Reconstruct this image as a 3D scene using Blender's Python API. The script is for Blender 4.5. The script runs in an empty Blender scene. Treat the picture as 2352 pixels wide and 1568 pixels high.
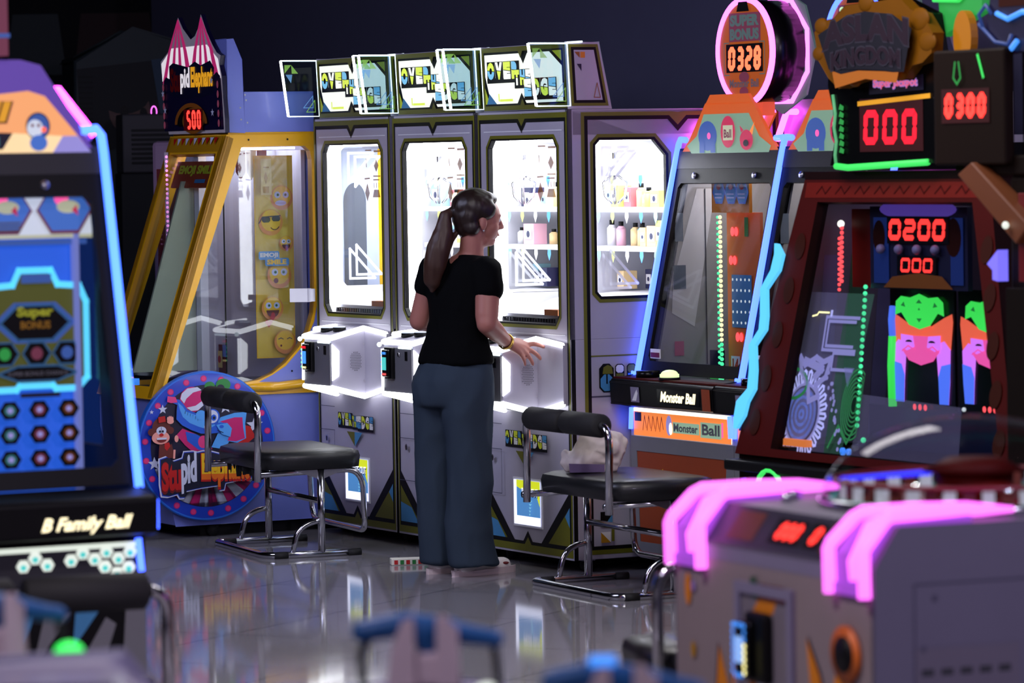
import bpy, math, random
from mathutils import Vector, Matrix, noise
from mathutils.geometry import tessellate_polygon
random.seed(7)
R = math.radians
SC = bpy.context.scene
COL = SC.collection

# ------------------------------------------------------------------ camera, exposure, world, big lights
cd = bpy.data.cameras.new('camera'); cam = bpy.data.objects.new('camera', cd); COL.objects.link(cam)
cam.location = (0, 0, 1.72)
cam.rotation_euler = (Matrix.Rotation(R(90 - 2.492), 3, 'X') @ Matrix.Rotation(R(-0.945), 3, 'Z')).to_euler()
cd.sensor_width = 36; cd.lens = 9400 * 36 / 2352
cd.clip_start = .5; cd.clip_end = 100
cd.dof.use_dof = True; cd.dof.focus_distance = 18.2; cd.dof.aperture_fstop = 4.4
SC.camera = cam
SC.view_settings.view_transform = 'Standard'; SC.view_settings.look = 'None'
SC.view_settings.exposure = 0; SC.view_settings.gamma = 1; SC.view_settings.use_curve_mapping = False
cy = SC.cycles
cy.max_bounces = 7; cy.diffuse_bounces = 2; cy.glossy_bounces = 3; cy.transmission_bounces = 4
cy.transparent_max_bounces = 12; cy.caustics_reflective = False; cy.caustics_refractive = False
cy.sample_clamp_indirect = 4; cy.use_denoising = True
w = bpy.data.worlds.new('world'); SC.world = w; w.use_nodes = True
w.node_tree.nodes['Background'].inputs[0].default_value = (.30, .32, .52, 1)
w.node_tree.nodes['Background'].inputs[1].default_value = .022

def area(name, loc, size, power, col, target=None, sy=None):
    l = bpy.data.lights.new(name, 'AREA'); l.energy = power; l.color = col; l.size = size
    l.shape = 'RECTANGLE' if sy else 'SQUARE'
    if sy: l.size_y = sy
    o = bpy.data.objects.new(name, l); COL.objects.link(o); o.location = loc
    t = Vector(target) if target else Vector(loc) - Vector((0, 0, 1))
    o.rotation_euler = (t - Vector(loc)).to_track_quat('-Z', 'Y').to_euler()
    return o
area('ceiling_light_left', (-2.6, 15.6, 3.3), 1.6, 78, (.62, .66, 1), (-1.6, 18.6, .6))
area('ceiling_light_middle', (-3.6, 15.4, 3.3), 1.6, 36, (.78, .76, 1), (0, 17.6, 1.3))
area('ceiling_light_right', (3.4, 12.6, 3.3), 1.8, 24, (.72, .60, 1), (1.2, 16.5, 1.2))
area('ceiling_light_floor', (.2, 13.4, 3.3), 1.6, 72, (1, .95, .97))
area('fill_light_front', (-1.2, 4.6, 3.3), 1.4, 60, (.85, .78, 1), (-.2, 6.6, .9))  # unseen fill light, added to brighten the gun consoles
area('fill_light_table', (-1.0, 8.2, 3.3), .25, 52, (1, .88, .93), (.6, 9.2, .5))  # unseen fill light, added for the front of the dome table
area('ceiling_light_near', (2.2, 6.5, 3.3), .3, 85, (.80, .70, 1), (1.2, 9.2, .8))

# ------------------------------------------------------------------ materials
def S(r, g, b):
    f = lambda c: (c / 255 / 12.92) if c <= 10 else ((c / 255 + .055) / 1.055) ** 2.4
    return (f(r), f(g), f(b))
MATS = {}
def mat(name, col, rough=.5, metal=0., emit=None, es=1., coat=0., noise_amt=.06, light=False):
    if name in MATS: return MATS[name]
    m = bpy.data.materials.new(name); m.use_nodes = True; nt = m.node_tree; b = nt.nodes['Principled BSDF']
    c = (*col, 1)
    if noise_amt:
        n = nt.nodes.new('ShaderNodeTexNoise'); n.inputs['Scale'].default_value = 9; n.inputs['Detail'].default_value = 3
        tc = nt.nodes.new('ShaderNodeTexCoord'); nt.links.new(tc.outputs['Object'], n.inputs['Vector'])
        mx = nt.nodes.new('ShaderNodeMix'); mx.data_type = 'RGBA'
        mx.inputs[6].default_value = tuple(x * (1 - noise_amt) for x in col) + (1,)
        mx.inputs[7].default_value = tuple(min(1, x * (1 + noise_amt)) for x in col) + (1,)
        nt.links.new(n.outputs['Fac'], mx.inputs[0]); nt.links.new(mx.outputs[2], b.inputs['Base Color'])
    else:
        b.inputs['Base Color'].default_value = c
    b.inputs['Roughness'].default_value = rough; b.inputs['Metallic'].default_value = metal
    if coat: b.inputs['Coat Weight'].default_value = coat; b.inputs['Coat Roughness'].default_value = .08
    if emit:
        b.inputs['Emission Color'].default_value = (*emit, 1); b.inputs['Emission Strength'].default_value = es
        if not light: m.cycles.emission_sampling = 'NONE'
    MATS[name] = m
    return m
def glow(name, col, es, light=False):     # lamps, leds, back-lit film, and parts made to glow as if lit
    return mat(name, tuple(min(.8, c * .5) for c in col), .5, 0, col, es, noise_amt=0, light=light)
def glass(name, tint=(1, 1, 1), refl=.08, tr=.9, rough=.02, edge=.6):
    m = bpy.data.materials.new(name); m.use_nodes = True; nt = m.node_tree; nt.nodes.clear()
    out = nt.nodes.new('ShaderNodeOutputMaterial'); mx = nt.nodes.new('ShaderNodeMixShader')
    t = nt.nodes.new('ShaderNodeBsdfTransparent'); g = nt.nodes.new('ShaderNodeBsdfGlossy')
    t.inputs[0].default_value = (*[c * tr for c in tint], 1); g.inputs['Roughness'].default_value = rough
    f = nt.nodes.new('ShaderNodeLayerWeight'); f.inputs['Blend'].default_value = .5
    pw = nt.nodes.new('ShaderNodeMath'); pw.operation = 'POWER'; pw.inputs[1].default_value = 4
    a = nt.nodes.new('ShaderNodeMath'); a.operation = 'MULTIPLY_ADD'; a.inputs[1].default_value = edge; a.inputs[2].default_value = refl; a.use_clamp = True
    nt.links.new(f.outputs['Facing'], pw.inputs[0]); nt.links.new(pw.outputs[0], a.inputs[0]); nt.links.new(a.outputs[0], mx.inputs[0])
    nt.links.new(t.outputs[0], mx.inputs[1]); nt.links.new(g.outputs[0], mx.inputs[2]); nt.links.new(mx.outputs[0], out.inputs[0])
    MATS[name] = m
    return m
def film(name, col, es, alpha):           # translucent print on a clear pane
    m = bpy.data.materials.new(name); m.use_nodes = True; b = m.node_tree.nodes['Principled BSDF']
    b.inputs['Base Color'].default_value = (*col, 1); b.inputs['Alpha'].default_value = alpha
    if es: b.inputs['Emission Color'].default_value = (*col, 1); b.inputs['Emission Strength'].default_value = es
    m.cycles.emission_sampling = 'NONE'; MATS[name] = m
    return m

mat('black', S(9, 9, 11), .5); mat('black_gloss', S(8, 8, 10), .25); mat('rubber', S(14, 14, 15), .7)
for n_ in ('black', 'black_gloss'): MATS[n_].node_tree.nodes['Principled BSDF'].inputs['Specular IOR Level'].default_value = .22
mat('chrome', (.62, .62, .66), .13, 1); mat('steel', (.45, .45, .5), .35, 1); mat('screw', (.5, .5, .55), .3, .9)
mat('leather', S(22, 23, 26), .42, coat=.1); mat('foam', S(20, 20, 23), .75)
mat('claw_grey', S(176, 172, 190), .42, coat=.15); mat('claw_white', S(225, 225, 235), .5); mat('groove', S(70, 68, 88), .5)
mat('lime', S(104, 104, 8), .5); mat('lime_bright', S(214, 226, 50), .5); mat('sky', S(70, 140, 190), .5)
mat('navy', S(26, 26, 54), .5); mat('cream', S(235, 232, 215), .5)
mat('white', S(230, 230, 232), .5); mat('grey', S(120, 120, 126), .5); mat('dark_grey', S(52, 52, 58), .5)
mat('blue_panel', S(118, 130, 212), .42, coat=.2); mat('yellow_frame', S(238, 178, 24), .32, coat=.3); mat('yellow_dark', S(180, 130, 20), .4)
mat('ring_blue', S(22, 62, 190), .35, coat=.4); mat('ring_edge', S(40, 110, 220), .35); mat('magenta', S(200, 22, 110), .45); mat('pink_dot', S(225, 60, 130), .35)
mat('night', S(18, 12, 50), .4); mat('art_white', S(205, 210, 235), .45); mat('art_red', S(190, 20, 22), .45); mat('art_yellow', S(240, 190, 20), .45)
mat('art_orange', S(235, 110, 20), .45); mat('art_lblue', S(80, 160, 240), .4); mat('art_blue', S(30, 90, 210), .4); mat('art_green', S(40, 130, 60), .45)
mat('art_brown', S(96, 30, 26), .5); mat('art_skin', S(240, 160, 150), .5); mat('outline', S(10, 12, 44), .45); mat('art_dred', S(110, 8, 14), .5)
mat('skin', S(172, 112, 100), .5); mat('hair', S(34, 20, 16), .42); mat('shirt', S(7, 8, 10), .9); mat('denim', S(52, 64, 78), .9); mat('hair_light', S(62, 38, 28), .5)
mat('shoe', S(246, 240, 236), .6); mat('sole', S(205, 188, 190), .7); mat('gold', (.75, .5, .1), .3, 1); mat('lip', S(160, 80, 80), .5); mat('eye', S(225, 220, 220), .3)
mat('bag', S(226, 214, 206), .55); mat('bag_print', S(110, 90, 130), .55)
mat('oxblood', S(70, 10, 7), .6); mat('oxblood_dark', S(26, 4, 4), .6); mat('bronze', S(150, 84, 22), .5); mat('gold_orn', S(190, 120, 10), .45)
mat('lav_body', S(128, 122, 150), .5, coat=.2); mat('gun_blue', S(30, 90, 150), .45); mat('gun_pink', S(226, 200, 208), .5)
mat('pink_body', S(140, 126, 130), .55); mat('side_body', S(94, 90, 108), .55); mat('art_amber', S(220, 130, 20), .45)
mat('prize_white', S(235, 235, 240), .4); mat('prize_pink', S(240, 185, 205), .45); mat('prize_teal', S(165, 215, 228), .45); mat('prize_navy', S(34, 40, 78), .4)
mat('prize_red', S(205, 110, 120), .45); mat('prize_gold', S(238, 205, 150), .45); mat('prize_lime', S(205, 218, 120), .45)

glow('led_white', (.95, .97, 1), 5.5, True); glow('led_white_soft', (.7, .80, 1), .8, False); glow('led_rim', (.80, .97, 1), 2.4, False)
glow('led_inner', (.93, .95, 1), 11.0, True); glow('led_warm', (1, .93, .72), 2.2)
glow('led_blue', (.045, .10, 1), 5.5, True); glow('led_cyan', (.048, .14, 1), 4.6, True); glow('led_pink', (1, .16, .95), 3.0, True)
glow('led_pink_hot', (1, .07, .92), 7.0, True); glow('led_magenta', (.62, .12, .85), .55); glow('led_green', (.05, .75, .12), 1.0)
glow('digit', (1, .035, .025), 2.6); glow('digit_orange', (1, .12, .05), 2.6); glow('digit_red', (1, .01, .03), 1.15)
glow('title_cream', (1, .88, .55), 1.6); glow('neon_cyan', (.10, .62, .95), 1.1); glow('sign_cream', (.82, .85, .76), 1.05)
glow('sign_lime', (.66, .80, .08), .95); glow('sign_sky', (.18, .50, .75), .9); glow('dot_red', (1, .08, .08), 2); glow('dot_green', (.08, 1, .35), 1.6)
glow('dot_warm', (1, .9, .35), 2.2); glow('dot_pink', (1, .35, .8), 1.1); glow('prize_lit', (.75, .78, 1), 1.4); glow('prize_blue', (.08, .26, .60), .8)
glow('prize_lime_lit', (.68, .76, .02), .85); glow('marquee_orange', (1, .26, .05), .85); glow('marquee_teal', (.35, .55, .38), .6)
glow('blue_wall', (.02, .12, .75), .75, False); glow('hex_white', (.85, .93, .82), .9); glow('hex_teal', (.08, .62, .58), .9)
glow('head_green', (.06, 1, .10), 1.0); glow('head_orange', (1, .14, .06), 1.1); glow('head_pink', (1, .10, .38), 1.1); glow('head_violet', (.85, .22, 1), 1.1)
glow('head_blue', (.10, .22, 1), 1.0); glow('lilac', (.40, .36, .85), .55); glow('green_dim', (.03, .40, .07), .5)
glow('peach', (1, .42, .16), .75); glow('peach_light', (1, .72, .38), .85); glow('violet_panel', (.16, .08, .50), .5); glow('mauve', (.20, .04, .08), .5)
glow('screen_blue', (.06, .30, 1), 1.1); glow('button_green', (.04, 1, .12), 1.4); glow('button_lime', (.75, .95, .45), 1.1); glow('lit_white', (.75, .70, .75), .85)
glow('tent_pink', (.50, .02, .15), .6); glow('mint', (.30, .52, .36), .42); glow('hdr_orange', (.85, .14, .02), .5); glow('hdr_blue', (.05, .13, .48), .5)
glow('fire_orange', (1, .45, .02), .55); glow('fire_white', (.8, .8, .85), .5); glow('fire_red', (.4, .01, .01), .4)
glow('bonus_orange', (.5, .10, .01), .5); glow('bonus_teal', (.10, .16, .16), .5); glow('bonus_cream', (.55, .82, .45), 1.0)
glass('clear_glass', (1, 1, 1), .0, .97); glass('side_glass', (.92, .95, 1), .05, .93); glass('dark_glass', (.9, .92, 1), .02, .92)
glass('acrylic', (.84, .93, .97), .01, .93); glass('dome_plastic', (.95, .95, .98), .012, .97, .03, .30)
film('print_white', (.9, .92, 1), .25, .75); film('print_green', (.35, .75, .12), .22, .75); film('print_sky', (.2, .5, .9), .22, .7); film('print_orange', (.35, .12, .01), 0, .85)
film('print_dark', (.05, .09, .10), 0, .6)

for n_, q_ in (('oxblood', .12), ('oxblood_dark', .12), ('shirt', .08), ('denim', .12), ('dark_grey', .3)): MATS[n_].node_tree.nodes['Principled BSDF'].inputs['Specular IOR Level'].default_value = q_
# ------------------------------------------------------------------ mesh helpers
class G:
    """collects geometry of ONE mesh object"""
    def __init__(s): s.v = []; s.f = []; s.mi = []; s.ms = []; s.sm = []
    def m(s, name):
        if name not in s.ms: s.ms.append(name)
        return s.ms.index(name)
    def add(s, vs, fs, mt, smooth=False):
        b = len(s.v); s.v += [tuple(v) for v in vs]; k = s.m(mt)
        for f in fs: s.f.append(tuple(i + b for i in f)); s.mi.append(k); s.sm.append(smooth)
        return s
    def box(s, x0, x1, y0, y1, z0, z1, mt):
        return s.hexa([(x0, y0, z0), (x1, y0, z0), (x1, y1, z0), (x0, y1, z0), (x0, y0, z1), (x1, y0, z1), (x1, y1, z1), (x0, y1, z1)], mt)
    def hexa(s, p, mt):
        return s.add(p, [(0, 3, 2, 1), (4, 5, 6, 7), (0, 1, 5, 4), (1, 2, 6, 5), (2, 3, 7, 6), (3, 0, 4, 7)], mt)
    def prism(s, poly, ax, a, b, mt):
        """poly in the two other axes (x: (y,z), y: (x,z), z: (x,y)) extruded along ax from a to b"""
        P = {'x': lambda p, t: (t, p[0], p[1]), 'y': lambda p, t: (p[0], t, p[1]), 'z': lambda p, t: (p[0], p[1], t)}[ax]
        n = len(poly); vs = [P(p, a) for p in poly] + [P(p, b) for p in poly]
        tr = tessellate_polygon([[Vector((p[0], p[1], 0)) for p in poly]])
        fs = [tuple(t) for t in tr] + [tuple(i + n for i in t[::-1]) for t in tr] + [(i, (i + 1) % n, (i + 1) % n + n, i + n) for i in range(n)]
        return s.add(vs, fs, mt)
    def plate(s, o, u, v, n, outer, holes, th, mf, mb=None, mr=None):
        """sheet with holes; its front lies on the plane (o,u,v), thickness th goes against n"""
        o, u, v, n = map(Vector, (o, u, v, n)); loops = [outer] + holes; flat = [p for l in loops for p in l]
        tr = tessellate_polygon([[Vector((p[0], p[1], 0)) for p in l] for l in loops])
        A = [o + u * p[0] + v * p[1] for p in flat]; B = [a - n * th for a in A]
        s.add(A, [tuple(t) for t in tr], mf); s.add(B, [tuple(t[::-1]) for t in tr], mb or mf)
        k = 0
        for l in loops:
            m = len(l); s.add(A[k:k + m] + B[k:k + m], [(i, (i + 1) % m, (i + 1) % m + m, i + m) for i in range(m)], mr or mf); k += m
        return s
    def tube(s, pts, r, mt, seg=8, closed=False, cap=True):
        pts = [Vector(p) for p in pts]; n = len(pts); rs = r if isinstance(r, (list, tuple)) else [r] * n
        vs = []; up = None
        for i, p in enumerate(pts):
            if closed: t = pts[(i + 1) % n] - pts[i - 1]
            else: t = pts[min(i + 1, n - 1)] - pts[max(i - 1, 0)]
            t.normalize()
            if up is None:
                up = Vector((0, 0, 1)) if abs(t.z) < .9 else Vector((1, 0, 0))
            a = (up - t * up.dot(t)).normalized(); b = t.cross(a); up = a
            for k in range(seg):
                q = 2 * math.pi * k / seg; vs.append(p + (a * math.cos(q) + b * math.sin(q)) * rs[i])
        fs = [(i * seg + k, i * seg + (k + 1) % seg, ((i + 1) % n) * seg + (k + 1) % seg, ((i + 1) % n) * seg + k) for i in range(n if closed else n - 1) for k in range(seg)]
        if cap and not closed: fs += [tuple(range(seg))[::-1], tuple(range((n - 1) * seg, n * seg))]
        return s.add(vs, fs, mt, True)
    def cyl(s, p0, p1, r, mt, seg=20, r1=None):
        return s.tube([p0, p1], [r, r if r1 is None else r1], mt, seg)
    def ball(s, c, r, mt, seg=16, ring=10, half=False):
        r = r if isinstance(r, (list, tuple)) else (r, r, r); vs = []; fs = []
        R0 = ring if not half else ring // 2 + 1
        for i in range(R0):
            a = math.pi * i / (ring - 1) if not half else math.pi / 2 * i / (R0 - 1)
            for k in range(seg):
                q = 2 * math.pi * k / seg
                vs.append((c[0] + r[0] * math.sin(a) * math.cos(q), c[1] + r[1] * math.sin(a) * math.sin(q), c[2] + r[2] * math.cos(a)))
        fs = [(i * seg + k, (i + 1) * seg + k, (i + 1) * seg + (k + 1) % seg, i * seg + (k + 1) % seg) for i in range(R0 - 1) for k in range(seg)]
        return s.add(vs, fs, mt, True)
    def loft(s, rings, mt, cap=True, closed=True):
        n = len(rings[0]); vs = [p for r in rings for p in r]
        fs = [(i * n + k, i * n + (k + 1) % n, (i + 1) * n + (k + 1) % n, (i + 1) * n + k) for i in range(len(rings) - 1) for k in range(n if closed else n - 1)]
        if cap: fs += [tuple(range(n))[::-1], tuple(range((len(rings) - 1) * n, len(rings) * n))]
        return s.add(vs, fs, mt, True)
    def obj(s, name, parent=None, bevel=0, label=None, seg=2):
        me = bpy.data.meshes.new(name); me.from_pydata(s.v, [], s.f)
        for k in s.ms: me.materials.append(MATS[k])
        me.polygons.foreach_set('material_index', s.mi); me.polygons.foreach_set('use_smooth', s.sm); me.update()
        o = bpy.data.objects.new(name, me); COL.objects.link(o)
        if parent: o.parent = parent
        if bevel:
            b = o.modifiers.new('bevel', 'BEVEL'); b.width = bevel; b.segments = seg; b.limit_method = 'ANGLE'; b.angle_limit = R(40)
        if label: o['label'] = label
        return o
def thing(name, label, cat, loc=(0, 0, 0), rot=0., group=None):
    o = bpy.data.objects.new(name, None); COL.objects.link(o); o.location = loc; o.rotation_euler = (0, 0, rot)
    o.empty_display_size = .1
    return tag(o, label, cat, group)
def tag(o, label, cat, group=None, kind=None):
    if label: o['label'] = label
    if cat: o['category'] = cat
    if group: o['group'] = group
    if kind: o['kind'] = kind
    return o
def struct(o): o['kind'] = 'structure'; return o
_txt = {}
def text_mesh(t, bold, shear):
    k = (t, bold, shear)
    if k not in _txt:
        c = bpy.data.curves.new('t', 'FONT'); c.body = t; c.offset = bold; c.shear = shear; c.resolution_u = 3
        o = bpy.data.objects.new('t', c); COL.objects.link(o)
        dg = bpy.context.evaluated_depsgraph_get(); me = bpy.data.meshes.new_from_object(o.evaluated_get(dg))
        vs = [(v.co.x, v.co.y) for v in me.vertices]; fs = [tuple(p.vertices) for p in me.polygons]
        bpy.data.objects.remove(o); bpy.data.meshes.remove(me)
        xs = [v[0] for v in vs]; ys = [v[1] for v in vs]; x0, x1, y0, y1 = min(xs), max(xs), min(ys), max(ys)
        _txt[k] = ([((x - x0) / (x1 - x0), (y - y0) / (y1 - y0)) for x, y in vs], fs)
    return _txt[k]
def stroke(pts, w, closed=False):
    """polyline -> list of quads"""
    out = []; n = len(pts)
    for i in range(n if closed else n - 1):
        a = Vector(pts[i]); b = Vector(pts[(i + 1) % n]); d = (b - a)
        if d.length < 1e-6: continue
        d.normalize(); q = Vector((-d.y, d.x)) * w / 2; e = d * w * .4
        out.append([tuple(a - q - e), tuple(b - q + e), tuple(b + q + e), tuple(a + q - e)])
    return out
def circ(cx, cy, rx, ry=None, n=28, a0=0, a1=360):
    ry = rx if ry is None else ry
    full = abs(a1 - a0) >= 360
    return [(cx + rx * math.cos(R(a0 + (a1 - a0) * i / (n if full else n - 1))), cy + ry * math.sin(R(a0 + (a1 - a0) * i / (n if full else n - 1)))) for i in range(n)]
def star(cx, cy, r, k=.42, rot=90): return [(cx + (r if i % 2 == 0 else r * k) * math.cos(R(rot + 36 * i)), cy + (r if i % 2 == 0 else r * k) * math.sin(R(rot + 36 * i))) for i in range(10)]
def hexa2(cx, cy, rx, ry=None): return circ(cx, cy, rx, ry, 6)
class Art:
    """flat print on a plane, stacked in thin layers along the plane's normal; T maps drawing units to plane units"""
    def __init__(s, o, u, v, n, T=None, eps=.0009): s.o, s.u, s.v, s.n = map(Vector, (o, u, v, n)); s.T = T or (lambda x, y: (x, y)); s.g = G(); s.k = 0; s.eps = eps
    def P(s, x, y, k):
        x, y = s.T(x, y); return s.o + s.u * x + s.v * y + s.n * (s.eps * (k + 1))
    def poly(s, pts, mt, k=None):
        if k is None: s.k += 1; k = s.k
        tr = tessellate_polygon([[Vector((p[0], p[1], 0)) for p in pts]])
        s.g.add([s.P(x, y, k) for x, y in pts], [tuple(t) for t in tr], mt); return s
    def polys(s, L, mt, k=None):
        if k is None: s.k += 1; k = s.k
        for p in L: s.poly(p, mt, k)
        return s
    def line(s, pts, w, mt, closed=False, k=None): return s.polys(stroke(pts, w, closed), mt, k)
    def rect(s, x0, x1, y0, y1, mt, k=None): return s.poly([(x0, y0), (x1, y0), (x1, y1), (x0, y1)], mt, k)
    def ring(s, outer, inner, mt, k=None):
        if k is None: s.k += 1; k = s.k
        n = len(outer)
        s.g.add([s.P(x, y, k) for x, y in outer] + [s.P(x, y, k) for x, y in inner], [(i, (i + 1) % n, (i + 1) % n + n, i + n) for i in range(n)], mt); return s
    def text(s, t, x, y, w, h, mt, bold=.02, shear=0., k=None, fx=None, cut=None):
        if k is None: s.k += 1; k = s.k
        vs, fs = text_mesh(t, bold, shear)
        f = fx or (lambda a, b: (x + a * w, y + b * h))
        if cut:                                     # keep only what lies above (+1) / below (-1) the line b = c0 + c1*a
            sg, c0, c1 = cut; dist = lambda p: sg * (p[1] - c0 - c1 * p[0])
            for fc in fs:
                P_ = [vs[i] for i in fc]; out = []
                for i, p in enumerate(P_):
                    q = P_[i - 1]; dp, dq = dist(p), dist(q)
                    if (dp >= 0) != (dq >= 0): tt = dq / (dq - dp); out.append((q[0] + (p[0] - q[0]) * tt, q[1] + (p[1] - q[1]) * tt))
                    if dp >= 0: out.append(p)
                if len(out) > 2: s.g.add([s.P(*f(*p), k) for p in out], [tuple(range(len(out)))], mt)
            return s
        s.g.add([s.P(*f(a, b), k) for a, b in vs], fs, mt); return s
    def seg7(s, t, x, y, w, h, th, mt, gap=.28, slant=.08, k=None):
        if k is None: s.k += 1; k = s.k
        M = {'0': 'abcdef', '1': 'bc', '2': 'abged', '3': 'abgcd', '5': 'afgcd', '8': 'abcdefg'}
        dw = w / (len(t) + gap * (len(t) - 1)); sh = lambda a, b: (a + (b - y) * slant, b)
        for i, ch in enumerate(t):
            X = x + i * dw * (1 + gap); a = X + th / 2; b = X + dw - th / 2; l = y + th / 2; u = y + h - th / 2; m = y + h / 2; g = th * .08
            E = {'a': (a, u, b, u), 'b': (b, m, b, u), 'c': (b, l, b, m), 'd': (a, l, b, l), 'e': (a, l, a, m), 'f': (a, m, a, u), 'g': (a, m, b, m)}
            for c in M[ch]:
                x0, y0, x1, y1 = E[c]; d = Vector((x1 - x0, y1 - y0)).normalized(); q = Vector((-d.y, d.x)) * th / 2
                p0 = Vector((x0, y0)) + d * g; p1 = Vector((x1, y1)) - d * g; e = d * th * .42
                hx = [p0 - e * .6, p0 - q + e * .4, p1 - q - e * .4, p1 + e * .6, p1 + q - e * .4, p0 + q + e * .4]
                s.poly([sh(*p) for p in hx], mt, k)
        return s
    def obj(s, name, parent, label=None): return s.g.obj(name, parent, 0, label)

# ------------------------------------------------------------------ the row frame: local x along the machines' fronts, y away from the player
ROWA = R(-62); RX = Vector((math.cos(ROWA), math.sin(ROWA), 0)); RY = Vector((-math.sin(ROWA), math.cos(ROWA), 0)); RC = Vector((.249, 17.053, 0))
def ROW(x, y, z=0): return RC + RX * x + RY * y + Vector((0, 0, z))
X1, Y1, Z1 = (1, 0, 0), (0, 1, 0), (0, 0, 1); NX, NY, NZ = (-1, 0, 0), (0, -1, 0), (0, 0, -1)
FRONT = lambda y: ((0, y, 0), X1, Z1, NY)            # plane seen from the player: u = x, v = z
SIDE = lambda x: ((x, 0, 0), Y1, Z1, X1)             # right side: u = y, v = z
# ------------------------------------------------------------------ the room
def tile_floor():
    m = bpy.data.materials.new('floor_tile'); m.use_nodes = True; nt = m.node_tree; b = nt.nodes['Principled BSDF']
    tc = nt.nodes.new('ShaderNodeTexCoord'); mp = nt.nodes.new('ShaderNodeMapping'); mp.inputs['Rotation'].default_value = (0, 0, R(28))
    br = nt.nodes.new('ShaderNodeTexBrick'); br.offset = 0; br.inputs['Scale'].default_value = 1
    br.inputs['Brick Width'].default_value = .8; br.inputs['Row Height'].default_value = .8; br.inputs['Mortar Size'].default_value = .004
    br.inputs['Color1'].default_value = (*S(140, 137, 142), 1); br.inputs['Color2'].default_value = (*S(148, 145, 150), 1); br.inputs['Mortar'].default_value = (*S(84, 82, 86), 1)
    n = nt.nodes.new('ShaderNodeTexNoise'); n.inputs['Scale'].default_value = 1.7; n.inputs['Detail'].default_value = 5
    rr = nt.nodes.new('ShaderNodeMapRange'); rr.inputs['To Min'].default_value = .045; rr.inputs['To Max'].default_value = .095
    nt.links.new(tc.outputs['Object'], mp.inputs[0]); nt.links.new(mp.outputs[0], br.inputs['Vector']); nt.links.new(tc.outputs['Object'], n.inputs['Vector'])
    nt.links.new(br.outputs['Color'], b.inputs['Base Color']); nt.links.new(n.outputs[0], rr.inputs[0]); nt.links.new(rr.outputs[0], b.inputs['Roughness'])
    b.inputs['Specular IOR Level'].default_value = .2
    MATS['floor_tile'] = m
tile_floor()
mat('wall_paint', S(84, 84, 112), .8); mat('ceiling_black', S(16, 16, 18), .9); mat('wall_far', S(20, 21, 25), .9)
g = G(); g.box(-9, 9, 2, 30, -.1, 0, 'floor_tile'); struct(g.obj('floor'))
g = G(); g.box(-9, 9, 2, 30, 3.42, 3.5, 'ceiling_black'); struct(g.obj('ceiling'))
# back wall behind the machines, parallel to their row
a = ROW(-8.5, 1.75); b_ = ROW(9, 1.75); c = ROW(9, 1.95); d = ROW(-8.5, 1.95)
g = G(); g.prism([(p.x, p.y) for p in (a, b_, c, d)], 'z', 0, 3.42, 'wall_paint'); struct(g.obj('wall_back'))
g = G(); g.box(-9, 3, 27, 27.2, 0, 3.42, 'wall_far'); struct(g.obj('wall_far'))
g = G(); g.box(-9.2, -9, 2, 30, 0, 3.42, 'wall_far'); struct(g.obj('wall_left'))

# ------------------------------------------------------------------ claw machine
def off(poly, d):
    """inset a convex-ish polygon by d (counter-clockwise)"""
    n = len(poly); out = []
    for i in range(n):
        p0, p1, p2 = Vector(poly[i - 1]), Vector(poly[i]), Vector(poly[(i + 1) % n])
        a = (p1 - p0).normalized(); b = (p2 - p1).normalized(); na = Vector((-a.y, a.x)); nb = Vector((-b.y, b.x))
        m = (na + nb); m = m / max(.2, m.dot(na)); out.append(tuple(p1 + m * d))
    return out
def chamf(x0, x1, z0, z1, c, cz=None, which=(1, 1, 1, 1)):
    cz = cz or c; p = []
    p += [(x0 + c, z0), ] if which[0] else [(x0, z0)]
    p += [(x1 - c, z0), (x1, z0 + cz)] if which[1] else [(x1, z0)]
    p += [(x1, z1 - cz), (x1 - c, z1)] if which[2] else [(x1, z1)]
    p += [(x0 + c, z1), (x0, z1 - cz)] if which[3] else [(x0, z1)]
    if which[0]: p += [(x0, z0 + cz)]
    return p

def edge_logo(A, x0, z0, w, h, lit, steps=False):
    """the words OVER THE EDGE in blocky letters with a black drop"""
    Y, B_, W = ('sign_lime', 'sign_sky', 'sign_cream') if lit else ('lime_bright', 'sky', 'white')
    if steps: words = [('OVER', x0, z0 + h * .47, w * .47, h * .50), ('THE', x0 + w * .40, z0 + h * .30, w * .24, h * .44), ('EDGE', x0 + w * .54, z0, w * .46, h * .50)]
    else: words = [('OVER', x0, z0 + h * .1, w * .40, h * .9), ('THE', x0 + w * .41, z0 + h * .06, w * .16, h * .8), ('EDGE', x0 + w * .57, z0, w * .43, h * .9)]
    cols = [[B_, Y, W, Y], [W, Y, B_], [B_, W, Y, W]]
    for (t, x, z, ww, hh), cc in zip(words, cols):
        cw = ww / len(t); k0 = A.k + 1
        for i, ch in enumerate(t):
            X = x + i * cw
            A.rect(X - cw * .03, X + cw * .99, z - hh * .16, z + hh * .10, 'black', k0)
            A.rect(X + cw * .02, X + cw * 1.0, z - hh * .02, z + hh * .96, 'black', k0 + 1)
            A.text(ch, X + cw * .06, z + hh * .03, cw * .86, hh * .90, cc[i], .09, k=k0 + 2, cut=(-1, .52, -.08)); A.text(ch, X + cw * .06, z + hh * .03, cw * .86, hh * .90, cc[(i + 1) % len(cc)], .09, k=k0 + 2, cut=(1, .56, -.08))
        A.k = k0 + 2
BOXLOC = (.147, -.19)
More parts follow.
